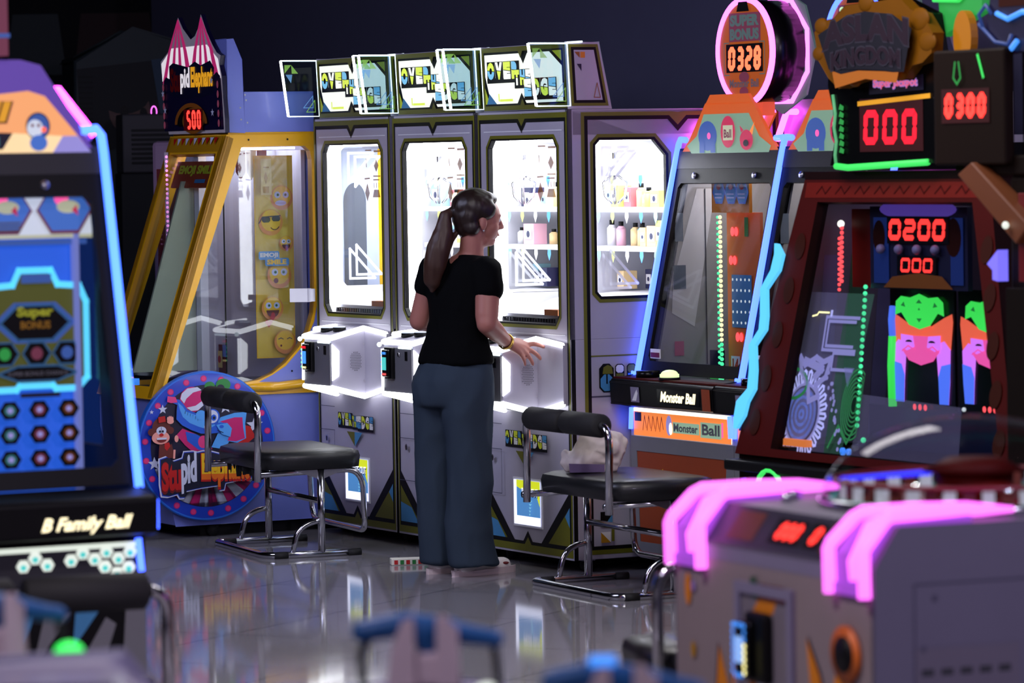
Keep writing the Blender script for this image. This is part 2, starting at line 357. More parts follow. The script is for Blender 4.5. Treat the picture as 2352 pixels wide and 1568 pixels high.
def claw(xc, which, label, variant):
    t = thing('claw_machine', label, 'claw machine', ROW(xc, 0), ROWA, 'white claw machines in a row')
    W = .405
    # body below, roof, posts
    g = G(); g.box(-W, W, .02, 1.05, .055, .98, 'claw_grey'); g.obj('lower_cabinet', t, .004)
    g = G(); g.box(-W, W, .02, 1.05, 1.83, 1.94, 'claw_grey'); g.obj('roof', t, .004)
    g = G(); win = chamf(-.305, .305, 1.042, 1.817, .03, .035)
    g.plate(*FRONT(0), [(-W, .055), (W, .055), (W, 1.94), (-W, 1.94)], [win], .02, 'claw_grey', 'claw_white', 'black'); g.obj('front_panel', t)
    side = chamf(.13, .47, 1.157, 1.81, .02, .02, (1, 1, 0, 1)); side = [(.15, 1.157), (.45, 1.157), (.47, 1.177), (.47, 1.745), (.41, 1.81), (.15, 1.81), (.13, 1.79), (.13, 1.177)]
    for sx in (-1, 1):
        g = G()
        if sx == 1: g.plate((W, 0, 0), Y1, Z1, X1, [(0, .98), (1.05, .98), (1.05, 1.94), (0, 1.94)], [side], .02, 'claw_grey', 'claw_white', 'black')
        else: g.plate((-W, 0, 0), Y1, Z1, NX, [(0, .98), (1.05, .98), (1.05, 1.94), (0, 1.94)], [side], .02, 'claw_grey', 'claw_white', 'black')
        g.obj('side_panel', t)
        g = G(); g.box(sx * W - sx * .012 - .002, sx * W - sx * .012 + .002, .12, .48, 1.15, 1.815, 'clear_glass'); g.obj('side_window_pane', t)
    g = G(); g.box(-W, W, 1.03, 1.05, .98, 1.83, 'claw_white'); g.box(-W + .02, W - .02, .02, 1.03, 1.0, 1.03, 'claw_white'); g.box(-W + .02, W - .02, .02, 1.03, 1.825, 1.83, 'claw_white'); g.obj('inner_lining', t)
    g = G(); g.box(-.31, .31, .006, .010, 1.04, 1.82, 'clear_glass'); g.obj('front_window_pane', t)
    # lamps inside
    g = G(); g.box(-.30, .30, .10, .80, 1.812, 1.824, 'led_inner'); g.obj('inner_light_panel', t, label='white glowing lamp panel')
    for sx in (-1, 1):
        g = G(); g.box(sx * .37 - .012, sx * .37 + .012, .028, .11, 1.05, 1.81, 'led_inner'); g.obj('corner_light', t)
    # playfield
    g = G(); g.prism([(.05, 1.03), (.05, 1.055), (.10, 1.06), (.30, 1.13), (.60, 1.15), (1.02, 1.16), (1.02, 1.03)], 'x', -.30, .30, 'prize_white'); g.obj('prize_shelf_base', t)
    g = G(); g.box(-.27, .24, .035, .05, 1.04, 1.062, 'dark_grey'); g.box(-.27, .24, .05, .07, 1.062, 1.075, 'steel')
    for i in range(20): g.box(-.25 + i * .024, -.24 + i * .024, .03, .036, 1.045, 1.06, 'chrome')
    g.box(.12, .24, .03, .08, 1.075, 1.10, 'bronze'); g.obj('gear_rail', t)
    for zz in (1.33, 1.50): g = G(); g.box(-.36, .36, .55, .95, zz, zz + .022, 'prize_white'); g.obj('shelf', t)
    A = Art(*FRONT(.548))
    for zz in (1.33, 1.50, 1.66):
        for i in range(6):
            x = -.32 + i * .125; mtt = ['prize_teal', 'prize_lime', 'prize_white', 'art_lblue'][i % 4]
            A.poly([(x - .014, zz), (x - .017, zz - .02), (x, zz - .05), (x + .017, zz - .02), (x + .014, zz)], mtt, 1)
    A.rect(-.36, .36, 1.66, 1.69, 'white', 1); A.obj('pennants', t)
    g = G(); g.cyl((0, .45, 1.81), (0, .45, 1.70), .012, 'chrome'); g.box(-.05, .05, .40, .50, 1.66, 1.70, 'steel')
    for q in range(3):
        aa = R(90 + 120 * q); c_, s_ = math.cos(aa), math.sin(aa); g.tube([(0, .45, 1.67), (.06 * c_, .45 + .06 * s_, 1.63), (.05 * c_, .45 + .05 * s_, 1.57), (.015 * c_, .45 + .015 * s_, 1.54)], .006, 'chrome')
    g.obj('claw', t)
    # prints on the side window and front window
    for sx in (-1, 1):
        A = Art((sx * (W - .018), 0, 0), Y1, Z1, X1 if sx > 0 else NX)
        for (ya, za, f) in ((.17, 1.78, -1), (.17, 1.19, 1)):
            for d_ in (0, .035):
                A.line([(ya + d_, za + f * d_ * .5), (ya + d_, za + f * (.14 + d_ * .5)), (ya + d_ + .13, za + f * d_ * .5)], .012, 'print_white', True, 1)
        A.obj('window_print', t)
    A = Art(*FRONT(.004))
    A.line([(.14, 1.79), (.20, 1.79)], .006, 'print_orange', k=1); A.line([(.23, 1.785), (.29, 1.785)], .008, 'print_orange', k=1)
    A.poly([(.25, 1.75), (.275, 1.72), (.25, 1.69), (.225, 1.72)], 'print_orange', 1); A.line([(.22, 1.672), (.29, 1.672)], .006, 'print_orange', k=1); A.line([(.22, 1.655), (.28, 1.655)], .006, 'print_orange', k=1)
    for q in range(3): A.line([(.225 + q * .025, 1.64), (.225 + q * .025, 1.62)], .005, 'print_orange', k=1)
    A.poly([(.225, 1.61), (.275, 1.61), (.29, 1.575), (.21, 1.575)], 'print_orange', 1)
    A.line([(.13, 1.66), (.18, 1.662)], .007, 'print_orange', k=1); A.poly([(.155, 1.64), (.18, 1.595), (.155, 1.555), (.13, 1.595)], 'print_orange', 1)
    A.line([(.145, 1.75), (.15, 1.715)], .006, 'print_orange', k=1)
    A.obj('window_print', t)
    # lines round the panels
    A = Art(*FRONT(0))
    notch = lambda x0, x1, z0, z1, s_, d_: [(x0, z0), (-s_, z0), (0, z0 + d_), (s_, z0), (x1, z0), (x1, z1), (s_, z1), (0, z1 - d_), (-s_, z1), (x0, z1)]
    o1 = notch(-.40, .40, .064, 1.930, .004, .003); o2 = notch(-.388, .388, .094, 1.908, .03, .032); o3 = notch(-.376, .376, .108, 1.892, .042, .045)
    A.ring(o1, o2, 'lime', 1); A.ring(o2, o3, 'black', 1)
    wo = off(win, -.022); wm = off(win, -.008)
    A.ring(wo, wm, 'lime', 1); A.ring(wm, win, 'black', 1)
    A.rect(-.345, .355, 1.853, 1.858, 'claw_white', 1); A.rect(-.35, .36, .995, .999, 'claw_white', 1)
    # lower front: corner triangles, logo, little doors
    for s_ in (-1, 1):
        A.poly([(s_ * .376, .34), (s_ * .376, .108), (s_ * .12, .108)], 'black', 1)
        A.poly([(s_ * .376, .275), (s_ * .376, .112), (s_ * .185, .112)], 'lime', 2)
        A.poly([(s_ * .376, .275), (s_ * .376, .19), (s_ * .335, .235)] if s_ > 0 else [(s_ * .376, .20), (s_ * .376, .112), (s_ * .20, .112), (s_ * .27, .18)], 'sky', 3)
    A.k = 3
    edge_logo(A, -.185, .508, .385, .072, False)
    A.poly([(-.078, .492), (.006, .492), (.006, .425)], 'lime'); A.poly([(.006, .492), (.086, .492), (.006, .425)], 'sky')
    for z_ in (.60, .49): A.rect(-.36, -.20, z_, z_ + .003, 'groove')
    A.rect(-.205, -.202, .30, .49, 'groove'); A.rect(-.36, -.20, .30, .303, 'groove')
    A.poly(circ(-.285, .452, .014), 'screw'); A.rect(-.289, -.281, .438, .46, 'black')
    A.obj('front_artwork', t)
    A = Art(*SIDE(W)) if which != 'x' else None
    o1 = [(.062, .075), (1.03, .075), (1.03, 1.928), (.56, 1.928), (.53, 1.925), (.50, 1.928), (.062, 1.928)]
    o2 = [(.078, .094), (1.015, .094), (1.015, 1.912), (.572, 1.912), (.53, 1.872), (.488, 1.912), (.078, 1.912)]
    o3 = [(.094, .110), (1.0, .110), (1.0, 1.896), (.58, 1.896), (.53, 1.845), (.48, 1.896), (.094, 1.896)]
    A.ring(o1, o2, 'lime', 1); A.ring(o2, o3, 'black', 1)
    wo = off(side, -.026); wm = off(side, -.012); A.ring(wo, wm, 'lime', 1); A.ring(wm, side, 'black', 1)
    A.rect(.094, 1.0, .905, .911, 'lime', 1); A.rect(.094, 1.0, .735, .741, 'groove', 1)
    if which == 'last':
        A.k = 2
        A.poly(chamf(.13, .20, .755, .875, .02), 'black'); A.poly(chamf(.136, .196, .76, .83, .018), 'sky'); A.rect(.163, .170, .79, .83, 'black'); A.poly([(.145, .832), (.195, .832), (.19, .862), (.17, .87), (.15, .86)], 'lime')
        for q in range(4):
            A.poly(chamf(.205 + q * .055, .25 + q * .055, .80, .872, .01), 'black'); A.poly(chamf(.209 + q * .055, .246 + q * .055, .835, .868, .008), 'prize_white' if q % 2 == 0 else 'lime'); A.rect(.209 + q * .055, .246 + q * .055, .803, .832, 'lime' if q % 2 == 0 else 'sky')
        A.rect(.118, .175, .20, .255, 'black'); A.poly([(.14, .20), (.175, .20), (.175, .245)], 'sky'); A.rect(.118, .165, .125, .17, 'white'); A.poly([(.118, .125), (.165, .125), (.118, .17)], 'yellow_dark'); A.rect(.168, .182, .13, .20, 'lime')
    A.obj('side_artwork', t)
    # control box
    bx, by = BOXLOC; b0, b1, f0, f1 = .66, .985, .704, .945
    g = G(); g.hexa([(-bx, by, f0), (bx, by, f0), (bx, 0, b0), (-bx, 0, b0), (-bx, by, f1), (bx, by, f1), (bx, 0, b1), (-bx, 0, b1)], 'claw_grey')
    cb = g.obj('control_box', t, .006)
    g = G(); g.prism([(-.375, .706), (-bx, b0), (bx, b0), (.375, .706), (.375, .965), (bx, b1), (-bx, b1), (-.375, .965)], 'y', -.022, 0, 'claw_grey'); g.obj('box_base_plate', cb, .003)
    g = G(); g.box(-bx + .008, bx - .008, by - .006, by, f0 + .012, f1 - .03, 'grey'); g.obj('front_plate', cb, .002)
    r_ = .0125
    top = [(.375, -.026, .965), (bx, -.026, b1), (bx, by, f1), (-bx, by, f1), (-bx, -.026, b1), (-.375, -.026, .965)]
    g = G(); g.tube([(p[0], p[1], p[2] - .008) for p in top], r_, 'led_white', 8); g.obj('led_strip', cb)
    bot = [(.375, -.026, .706), (bx, -.026, b0), (bx, by, f0), (-bx, by, f0), (-bx, -.026, b0), (-.375, -.026, .706)]
    g = G(); g.tube([(p[0], p[1], p[2] + .004) for p in bot], r_, 'led_white', 8); g.obj('led_strip', cb)
    g = G(); g.box(-bx - .004, -bx + .008, by - .012, by - .004, .735, .905, 'led_white'); g.obj('front_light_bar', cb); g = G(); g.box(bx - .135, bx - .008, by - .008, by - .006, f1 - .034, f1 - .024, 'led_rim'); g.obj('upper_light_bar', cb)
    for sx in (-1, 1):
        g = G(); g.prism([(-.190, .742), (-.158, .762), (-.155, .876), (-.190, .908)], 'x', sx * bx - (.002 if sx > 0 else .006), sx * bx + (.006 if sx > 0 else .002), 'led_white'); g.obj('side_light_panel', cb)
    for sx in (-1, 1):
        A = Art((sx * bx, 0, 0), Y1, Z1, X1 if sx > 0 else NX)
        A.poly([(-.10, .80), (-.07, .772), (-.04, .80), (-.04, .852), (-.07, .88), (-.10, .852)], 'claw_grey')
        k = 2
        for i in range(9):
            for j in range(12):
                y_ = -.096 + i * .0065 + (j % 2) * .0032; z_ = .785 + j * .0075
                if abs(y_ + .07) < .028 and abs(z_ - .826) < .052 - abs(y_ + .07) * .9: A.poly(circ(y_, z_, .0021, n=6), 'dark_grey', k)
        A.poly(circ(-.028, .905, .004, n=8), 'screw', k); A.poly(circ(-.028, .735, .004, n=8), 'screw', k)
        A.obj('speaker_grille', cb)
    rd = G(); rd.box(-.092, -.022, by - .026, by - .006, .775, .915, 'black'); rd.box(-.088, -.030, by - .042, by - .026, .785, .905, 'black_gloss')
    rdo = rd.obj('card_reader', cb, .005)
    A = Art((0, by - .0425, 0), X1, Z1, NY)
    A.rect(-.080, -.038, .815, .872, 'screen_blue' if variant != 1 else 'hex_teal', 1)
    for z_ in (.80, .82, .84, .86, .88): A.poly(circ(-.086, z_, .005, n=8), 'dot_green' if variant == 0 else 'screen_blue', 2)
    for x_ in (-.075, -.060, -.045): A.poly(circ(x_, .890, .007, n=8), 'digit_red' if variant == 0 else 'screen_blue', 2); A.poly(circ(x_, .797, .006, n=8), 'dot_warm' if variant == 0 else 'dot_red', 2)
    A.obj('reader_display', rdo)
    g = G(); g.ball((-.150, by - .02, .925), .011, 'led_rim', 10, 8); g.obj('status_lamp', cb)
    g = G(); g.cyl((.02, by - .004, .885), (.02, by - .012, .885), .009, 'chrome'); g.box(.08, .10, by - .010, by - .005, .86, .90, 'black'); g.obj('coin_lock', cb)
    sl = (b1 - f1) / -by
    for x_, y_ in ((-.045, -.12), (.045, -.10)):
        z_ = f1 + (y_ - by) * sl
        g = G(); g.cyl((x_, y_, z_ - .002), (x_, y_, z_ + .016), .030, 'black', 24); g.cyl((x_, y_, z_ + .016), (x_, y_, z_ + .020), .027, 'led_white_soft', 24); g.obj('push_button', cb)
    # prize opening
    g = G(); g.plate(*FRONT(-.004), [(-.125, .168), (.135, .168), (.135, .378), (-.125, .378)], [[(-.113, .178), (.125, .178), (.125, .368), (-.113, .368)]], .012, 'claw_white', 'claw_white', 'claw_white')
    pd = g.obj('prize_door', t)
    A = Art(*FRONT(-.005)); A.rect(-.113, .125, .178, .368, 'prize_lit'); A.rect(-.085, .125, .215, .368, 'prize_blue'); A.poly([(-.085, .368), (-.085, .34), (-.05, .33), (.125, .328), (.125, .368)], 'prize_lime_lit')
    A.poly([(.06, .368), (.125, .368), (.125, .26)], 'prize_lime_lit'); A.text('PRIZE OUT', -.03, .298, .145, .034, 'black', .05); A.text('PRIZE OUT', -.033, .302, .145, .034, 'prize_lit', .02)
    for q in range(5): A.poly([(.03 + q * .002, .285 - q * .014), (.062 - q * .002, .285 - q * .014), (.046, .275 - q * .014)], 'sign_sky')
    A.obj('door_artwork', pd)
    # header
    g = G(); g.prism([(.02, 1.945), (.01, 2.22), (.17, 2.22), (.225, 1.945)], 'x', -.375, .378, 'claw_grey'); hd = g.obj('header_box', t, .003)
    tilt = Vector((0, -.01 / .275, 1)).normalized()
    A = Art((0, .0195, 1.945), X1, tilt, (0, -1, -.036), lambda x, z: (x, z))
    H = .272
    A.rect(-.372, .372, .002, H, 'lime'); A.rect(-.355, .355, .022, H - .02, 'black')
    nz = [(-.30, .03), (-.06, .03), (-.02, .075), (.02, .03), (.345, .03), (.345, .18), (.24, H - .03), (.045, H - .03), (.005, H - .075), (-.03, H - .03), (-.345, H - .03), (-.345, .15)]
    A.poly(nz, 'sign_cream')
    A.poly([(-.35, .10), (-.35, .03), (-.31, .03)], 'lime_bright'); A.poly([(-.335, .03), (-.245, .03), (-.31, .075)], 'sky'); A.poly([(.35, .20), (.35, .245), (.27, .245)], 'lime_bright')
    for q in (-1, 1): A.poly([(-.03 + (q > 0) * 0, .022 if q < 0 else H - .02), (.01, .022 if q < 0 else H - .02), (-.01, .05 if q < 0 else H - .05)], 'lime')
    edge_logo(A, -.315, .055, .63, .165, True, True)
    A.line([(-.19, .045), (-.08, .045)], .01, 'sign_lime'); A.line([(-.20, .045), (-.2, .07)], .01, 'sign_lime')
    A.obj('header_sign', hd)
    A = Art((.378, 0, 0), Y1, Z1, X1); q0 = [(.035, 1.955), (.212, 1.955), (.163, 2.212), (.022, 2.212)]; A.poly(q0, 'lime'); A.poly(off(q0, .012), 'black'); A.poly(off(q0, .024), 'claw_grey')
    A.poly([(.05, 2.18), (.075, 2.18), (.075, 2.155)], 'bronze'); A.rect(.078, .10, 2.155, 2.18, 'art_amber'); A.poly([(.06, 2.13), (.082, 2.13), (.082, 2.10)], 'navy'); A.line([(.14, 1.99), (.17, 1.99), (.155, 2.05)], .003, 'bronze', True); A.obj('header_side_artwork', hd)
    for sx in (-1, 1):
        x_ = sx * .388; pl = [(-.172, 2.215), (-.137, 1.955), (.024, 1.955), (.012, 2.215)]
        g = G(); g.prism(pl, 'x', x_ - .003, x_ + .003, 'acrylic'); wg = g.obj('acrylic_wing', hd)
        g = G(); g.tube([(x_, p[0], p[1]) for p in (pl[3], pl[0])], .0032, 'led_rim', 6); g.tube([(x_, p[0], p[1]) for p in (pl[0], pl[1])], .0060, 'led_white', 6); g.tube([(x_, p[0], p[1]) for p in (pl[1], pl[2], pl[3])], .0030, 'led_rim', 6)
        if sx > 0: g.tube([(x_, .012, 2.218), (x_, .085, 2.222)], .004, 'led_rim', 6)
        g.obj('wing_led_edge', wg)
        A = Art((x_ + .0035, 0, 0), Y1, Z1, X1)
        A.poly([(-.155, 2.195), (-.12, 2.195), (-.155, 2.155)], 'print_green', 1); A.poly([(-.12, 2.195), (-.085, 2.155), (-.118, 2.155)], 'print_green', 1); A.poly([(-.15, 2.15), (-.115, 2.15), (-.122, 2.11)], 'print_sky', 1)
        A.line([(-.06, 1.995), (-.01, 1.995), (-.012, 2.05)], .004, 'print_sky', True, 2); A.line([(-.045, 1.975), (.0, 1.975), (-.002, 2.03)], .004, 'print_green', True, 2)
        A.obj('wing_print', wg)
    for x_, y_ in ((-.33, .1), (.33, .1), (-.33, .95), (.33, .95)):
        g = G(); g.cyl((x_ - .012, y_, .028), (x_ + .012, y_, .028), .028, 'rubber', 14); g.box(x_ - .02, x_ + .02, y_ - .025, y_ + .03, .045, .056, 'claw_grey'); g.obj('caster', t)
    # prizes on the shelves
    rnd = random.Random(variant * 11 + 5); cnt = 0; side_txt = ['left', 'middle', 'right'][variant]
    for zz, lev in ((1.352, 'lower'), (1.522, 'upper'), (1.16, 'bottom')):
        x = -.33
        while x < .30:
            kind = rnd.choice(['box', 'bottle']) if lev != 'bottom' else 'box'
            ww = rnd.uniform(.045, .10); hh = rnd.uniform(.06, .115); yy = rnd.uniform(.58, .66) if lev != 'bottom' else rnd.uniform(.62, .8)
            mt = rnd.choice(['prize_white', 'prize_pink', 'prize_teal', 'prize_navy', 'prize_red', 'prize_gold', 'prize_lime'])
            base = ROW(xc + x + ww / 2, yy, zz)
            cn = {'prize_white': 'white', 'prize_pink': 'pink', 'prize_teal': 'pale teal', 'prize_navy': 'dark navy', 'prize_red': 'red', 'prize_gold': 'yellow gold', 'prize_lime': 'lime green'}[mt]
            k_ = f'{cn} prize {kind} on the {lev} shelf inside the {side_txt} claw machine'
            if kind == 'box':
                g = G(); g.box(-ww / 2, ww / 2, -.03, .04, 0, hh, mt); o = g.obj('prize_box', None, .002)
                A = Art(*FRONT(-.03)); A.rect(-ww * .35, ww * .35, hh * .25, hh * .75, 'white' if mt != 'prize_white' else 'prize_teal'); A.poly(circ(0, hh * .5, ww * .16, n=12), 'prize_navy'); A.obj('box_print', o)
            else:
                g = G(); g.cyl((0, 0, 0), (0, 0, hh * .7), .022, mt, 14); g.cyl((0, 0, hh * .7), (0, 0, hh * .82), .022, mt, 14, .010); o = g.obj('prize_bottle')
                g = G(); g.cyl((0, 0, hh * .82), (0, 0, hh), .011, 'black', 12); g.obj('bottle_cap', o); ww = .05
            o.location = base; o.rotation_euler = (0, 0, ROWA); tag(o, k_, kind, k_ + 's')
            x += ww + rnd.uniform(.008, .03)
    return t
claw(-2.075, 'a', 'white claw machine at the left end of the three, beside the yellow machine', 0)
claw(-1.243, 'b', 'white claw machine in the middle of the row of three, partly behind the woman', 1)
claw(-.411, 'last', 'white claw machine at the right end of the three, pink lit side showing', 2)
# the round mirror arm on the gap beside the first machine
g = G(); g.box(-.002, .10, -.012, .012, -.032, .032, 'claw_white'); g.cyl((-.0, 0, -.03), (-.0, 0, .03), .02, 'claw_white', 14)
for x_ in (.03, .07): g.cyl((x_, -.012, .005), (x_, -.016, .005), .006, 'screw', 10)
o = g.obj('wall_bracket', None, .004); o.location = ROW(-2.478, -.03, 1.117); o.rotation_euler = (0, 0, ROWA + R(90 + 150)); tag(o, 'small white metal bracket with two screws on the edge of the left claw machine', 'bracket')
# ------------------------------------------------------------------ tall yellow framed machine with the round elephant sign
def ridge(prof, a, b, mt, ax='x'): g = G(); g.prism(prof, ax, a, b, mt); return g
glow('cabinet_fill', (.85, .9, 1), 7, True)
def elephant():
    t = thing('ball_drop_machine', 'yellow framed glass machine with a round elephant sign and striped tent top', 'arcade machine', ROW(-2.89, 0), ROWA)
    W = .33
    g = G(); g.prism([(-.70, .06), (.75, .06), (.75, .66), (-.80, .66), (-.80, .50)], 'x', -W, W - .012, 'blue_panel'); g.obj('lower_cabinet', t, .004)
    g = G(); g.prism([(-.55, 0), (.6, 0), (.6, .06), (-.55, .06)], 'x', -W + .08, W - .08, 'rubber'); g.obj('plinth', t)
    # side frames with the curved window
    outer = [(-.82, .655), (.05, .655), (.05, 1.875), (-.412, 1.875)]
    curve = [(-.742, .712), (-.36, .712), (-.27, .725), (-.20, .752), (-.13, .80), (-.06, .87), (-.01, .945), (.018, 1.03), (.025, 1.12), (.025, 1.755), (.016, 1.795), (-.01, 1.818), (-.335, 1.818)]
    for sx in (-1, 1):
        x_ = sx * W
        g = G(); g.plate((x_, 0, 0), Y1, Z1, (sx, 0, 0), outer, [curve], .045, 'yellow_frame', 'yellow_frame', 'yellow_dark'); fo = g.obj('side_frame', t, .006)
        A = Art((x_, 0, 0), Y1, Z1, (sx, 0, 0))
        A.poly([(-.27, .715), (.044, .705), (.044, 1.10), (.022, .99), (-.03, .885), (-.13, .785), (-.2, .745)], 'blue_panel')
        for y_, z_ in ((-.30, 1.85), (-.1, 1.85), (-.02, .83), (-.10, .76)): A.poly(circ(y_, z_, .005, n=8), 'black')
        A.line([(-.79, .72), (-.40, 1.87)], .004, 'yellow_dark')
        A.obj('frame_detail', fo)
        g = G(); g.plate((sx * (W - .02), 0, 0), Y1, Z1, X1, curve, [], .004, 'side_glass'); g.obj('side_window_pane', t)
    g = G(); g.tube([(W - .02, -.36, .69), (W + .01, -.2, .688), (W + .012, -.05, .70), (W + .005, .04, .715)], .022, 'yellow_frame', 8); g.obj('lower_rail', t)
    # front face
    d = Vector((0, .408, 1.22)).normalized()
    g = G(); o = (0, -.82, .655); nn = Vector((0, -1.22, .408)).normalized()
    g.plate(o, X1, d, nn, [(-W, 0), (W, 0), (W, 1.286), (-W, 1.286)], [[(-W + .06, .06), (W - .06, .06), (W - .06, 1.195), (-W + .06, 1.195)]], .04, 'yellow_frame', 'yellow_frame', 'yellow_dark'); ff = g.obj('front_frame', t, .005)
    g = G(); g.plate(Vector(o) - nn * .018, X1, d, nn, [(-W + .05, .05), (W - .05, .05), (W - .05, 1.205), (-W + .05, 1.205)], [], .004, 'side_glass'); g.obj('front_window_pane', t)
    A = Art(o, X1, d, nn)
    A.rect(-W + .03, W - .03, 1.205, 1.28, 'yellow_dark')
    for i in range(11): x_ = -.27 + i * .05; A.poly([(x_, 1.272), (x_ + .04, 1.272), (x_ + .02, 1.236)], 'art_white' if i % 2 else 'art_red')
    A.obj('header_pennants', ff)
    # body behind and interior
    g = G(); g.box(-W, W - .01, .05, .75, .66, 1.875, 'blue_panel'); g.obj('rear_cabinet', t, .004)
    A = Art((W - .01, 0, 0), Y1, Z1, X1); A.rect(.09, .60, 1.10, 1.84, 'pale_blue', 1); A.rect(.19, .31, 1.10, 1.55, 'slate', 2); A.poly(circ(.25, 1.55, .06, .09, 18, 0, 180), 'slate', 2); A.rect(.375, .46, 1.12, 1.80, 'art_yellow', 2); A.rect(.10, .16, 1.3, 1.84, 'art_lblue', 2); A.obj('rear_panel_print', t)
    g = G(); g.box(-W + .01, W - .01, -.40, .06, 1.875, 1.90, 'yellow_frame'); g.obj('roof', t)
    g = G(); g.box(-W + .03, W - .045, -.78, .04, .665, .69, 'dark_grey'); g.box(-W + .03, W - .045, -.5, .04, .69, .72, 'black_gloss'); g.obj('play_deck', t)
    g = G(); g.box(-.08, -.06, -.36, .04, .72, 1.80, 'claw_grey'); g.box(-.06, .22, .02, .04, .72, 1.80, 'claw_grey'); g.obj('inner_wall', t)
    g = G(); g.box(-.085, -.03, -.40, -.36, .72, 1.81, 'white'); g.prism([(-.73, .76), (-.40, .76), (-.40, 1.66), (-.46, 1.66)], 'x', -.105, -.09, 'mint_board'); g.obj('inner_post', t)
    g = G(); g.box(.10, .106, -.335, -.33, .75, 1.78, 'black'); g.obj('guide_rail', t)
    g = G()
    for i in range(20): g.ball((-.27, -.46, 1.36 + i * .022), .007, 'dot_pink', 8, 6)
    g.box(-.275, -.272, -.47, -.45, 1.3, 1.80, 'claw_grey'); g.obj('led_column', t)
    g = G(); g.box(-.25, .20, -.34, 0, 1.805, 1.815, 'cabinet_fill'); g.obj('inner_light_panel', t)  # glowing panel added to brighten the interior, no lamp known here
    g = G(); g.cyl((-.20, -.72, .70), (-.20, -.72, .735), .035, 'dot_pink', 18); g.cyl((-.13, -.72, .70), (-.13, -.72, .73), .035, 'screen_blue', 18); g.obj('lit_button', t)
    # emoji banner on the inner wall, facing the side window
    g = G(); g.box(.236, .240, -.235, -.035, .82, 1.775, 'art_yellow'); bn = g.obj('face_banner', t)
    A = Art((.240, 0, 0), Y1, Z1, X1)
    A.rect(-.23, -.04, .825, 1.77, 'banner_yellow')
    def face(cx, cz, r, kind):
        A.poly(circ(cx, cz, r, n=24), 'face_orange'); A.poly(circ(cx, cz + r * .15, r * .82, n=24), 'art_yellow')
        k = A.k
        if kind != 'shades':
            for q in (-1, 1):
                if kind == 'kiss': A.line([(cx + q * r * .4 - .012, cz + r * .25), (cx + q * r * .4, cz + r * .35), (cx + q * r * .4 + .012, cz + r * .25)], .004, 'outline', k=k + 1); continue
                A.poly(circ(cx + q * r * .38, cz + r * .25, r * .27, n=14), 'art_white', k + 1); A.poly(circ(cx + q * r * .34, cz + r * .25, r * .12, n=10), 'art_green', k + 2); A.poly(circ(cx + q * r * .34, cz + r * .25, r * .06, n=8), 'outline', k + 3)
        if kind == 'teeth': A.poly(circ(cx - r * .1, cz - r * .42, r * .5, r * .22, 16), 'art_white', k + 2); A.line([(cx - r * .55, cz - r * .42), (cx + r * .35, cz - r * .42)], .002, 'grey', k=k + 3)
        if kind == 'shades': A.poly(chamf(cx - r * .75, cx - r * .05, cz, cz + r * .45, .008), 'dark_grey', k + 1); A.poly(chamf(cx + r * .08, cx + r * .78, cz + r * .08, cz + r * .5, .008), 'dark_grey', k + 1); A.line([(cx - r * 1.0, cz - r * .05), (cx - r * .7, cz + r * .42), (cx + r * .78, cz + r * .5)], .005, 'dark_grey', k=k + 1); A.line(circ(cx + r * .3, cz - r * .15, r * .4, n=8, a0=220, a1=330), .005, 'art_brown', k=k + 2)
        if kind == 'oh': A.poly(circ(cx - r * .3, cz - r * .4, r * .2, n=14), 'art_dred', k + 2)
        if kind == 'tongue': A.poly(circ(cx, cz - r * .15, r * .6, r * .6, 14, 180, 360), 'art_brown', k + 2); A.poly(circ(cx, cz - r * .62, r * .2, r * .3, 14), 'art_red', k + 3)
        if kind == 'kiss': A.poly(circ(cx - r * .4, cz - r * .3, r * .1, n=8), 'art_dred', k + 2)
        A.k = k + 3
    face(-.095, 1.575, .058, 'teeth'); face(-.155, 1.46, .062, 'shades'); face(-.08, 1.36, .036, 'tongue'); face(-.12, 1.21, .062, 'oh'); face(-.16, 1.055, .056, 'tongue'); face(-.10, .895, .056, 'kiss')
    for x_, z_, r in ((-.185, .985, .02), (-.165, 1.01, .014)): A.poly([(x_, z_ - r), (x_ + r, z_ + r * .3), (x_ + r * .5, z_ + r), (x_, z_ + r * .4), (x_ - r * .5, z_ + r), (x_ - r, z_ + r * .3)], 'art_red')
    A.poly(chamf(-.232, -.125, 1.285, 1.325, .006), 'sky'); A.poly(chamf(-.20, -.075, 1.255, 1.292, .006), 'sky')
    A.text('EMOJI', -.225, 1.292, .092, .026, 'cream', .05); A.text('SMILE', -.19, 1.262, .10, .024, 'art_yellow', .05)
    A.rect(-.215, -.16, 1.59, 1.76, 'face_orange2'); A.line([(-.20, 1.72), (-.175, 1.72)], .006, 'yellow_dark'); A.poly([(-.19, 1.70), (-.18, 1.67), (-.19, 1.64), (-.20, 1.67)], 'yellow_dark'); A.rect(-.205, -.175, 1.60, 1.63, 'yellow_dark')
    A.obj('banner_artwork', bn)
    g = G()
    for i in range(5):
        y_ = -.42 + i * .055; g.prism([(y_, 1.80), (y_ + .05, 1.80), (y_ + .05, 1.70), (y_ + .025, 1.66), (y_, 1.70)], 'x', .20, .203, 'art_dred' if i % 2 == 0 else 'art_white')
    g.obj('hanging_bunting', t)
    g = G(); g.box(-.26, .02, -.30, -.295, .74, .88, 'art_dred'); g.obj('lower_sign', t)
    A = Art(*FRONT(-.302)); [A.rect(-.245 + i * .085, -.18 + i * .085, .77, .85, 'face_orange2', 1) for i in range(3)]; [A.poly(circ(-.212 + i * .085, .81, .018, n=12), 'art_green' if i == 0 else 'art_red', 2) for i in range(3)]; A.obj('sign_pictograms', t)
    sm = G(); sm.plate((0, -.45, 1.63), X1, d, nn, [(-.25, .0), (.27, 0), (.27, .13), (-.25, .13)], [], .01, 'title_red'); so = sm.obj('title_board', t)
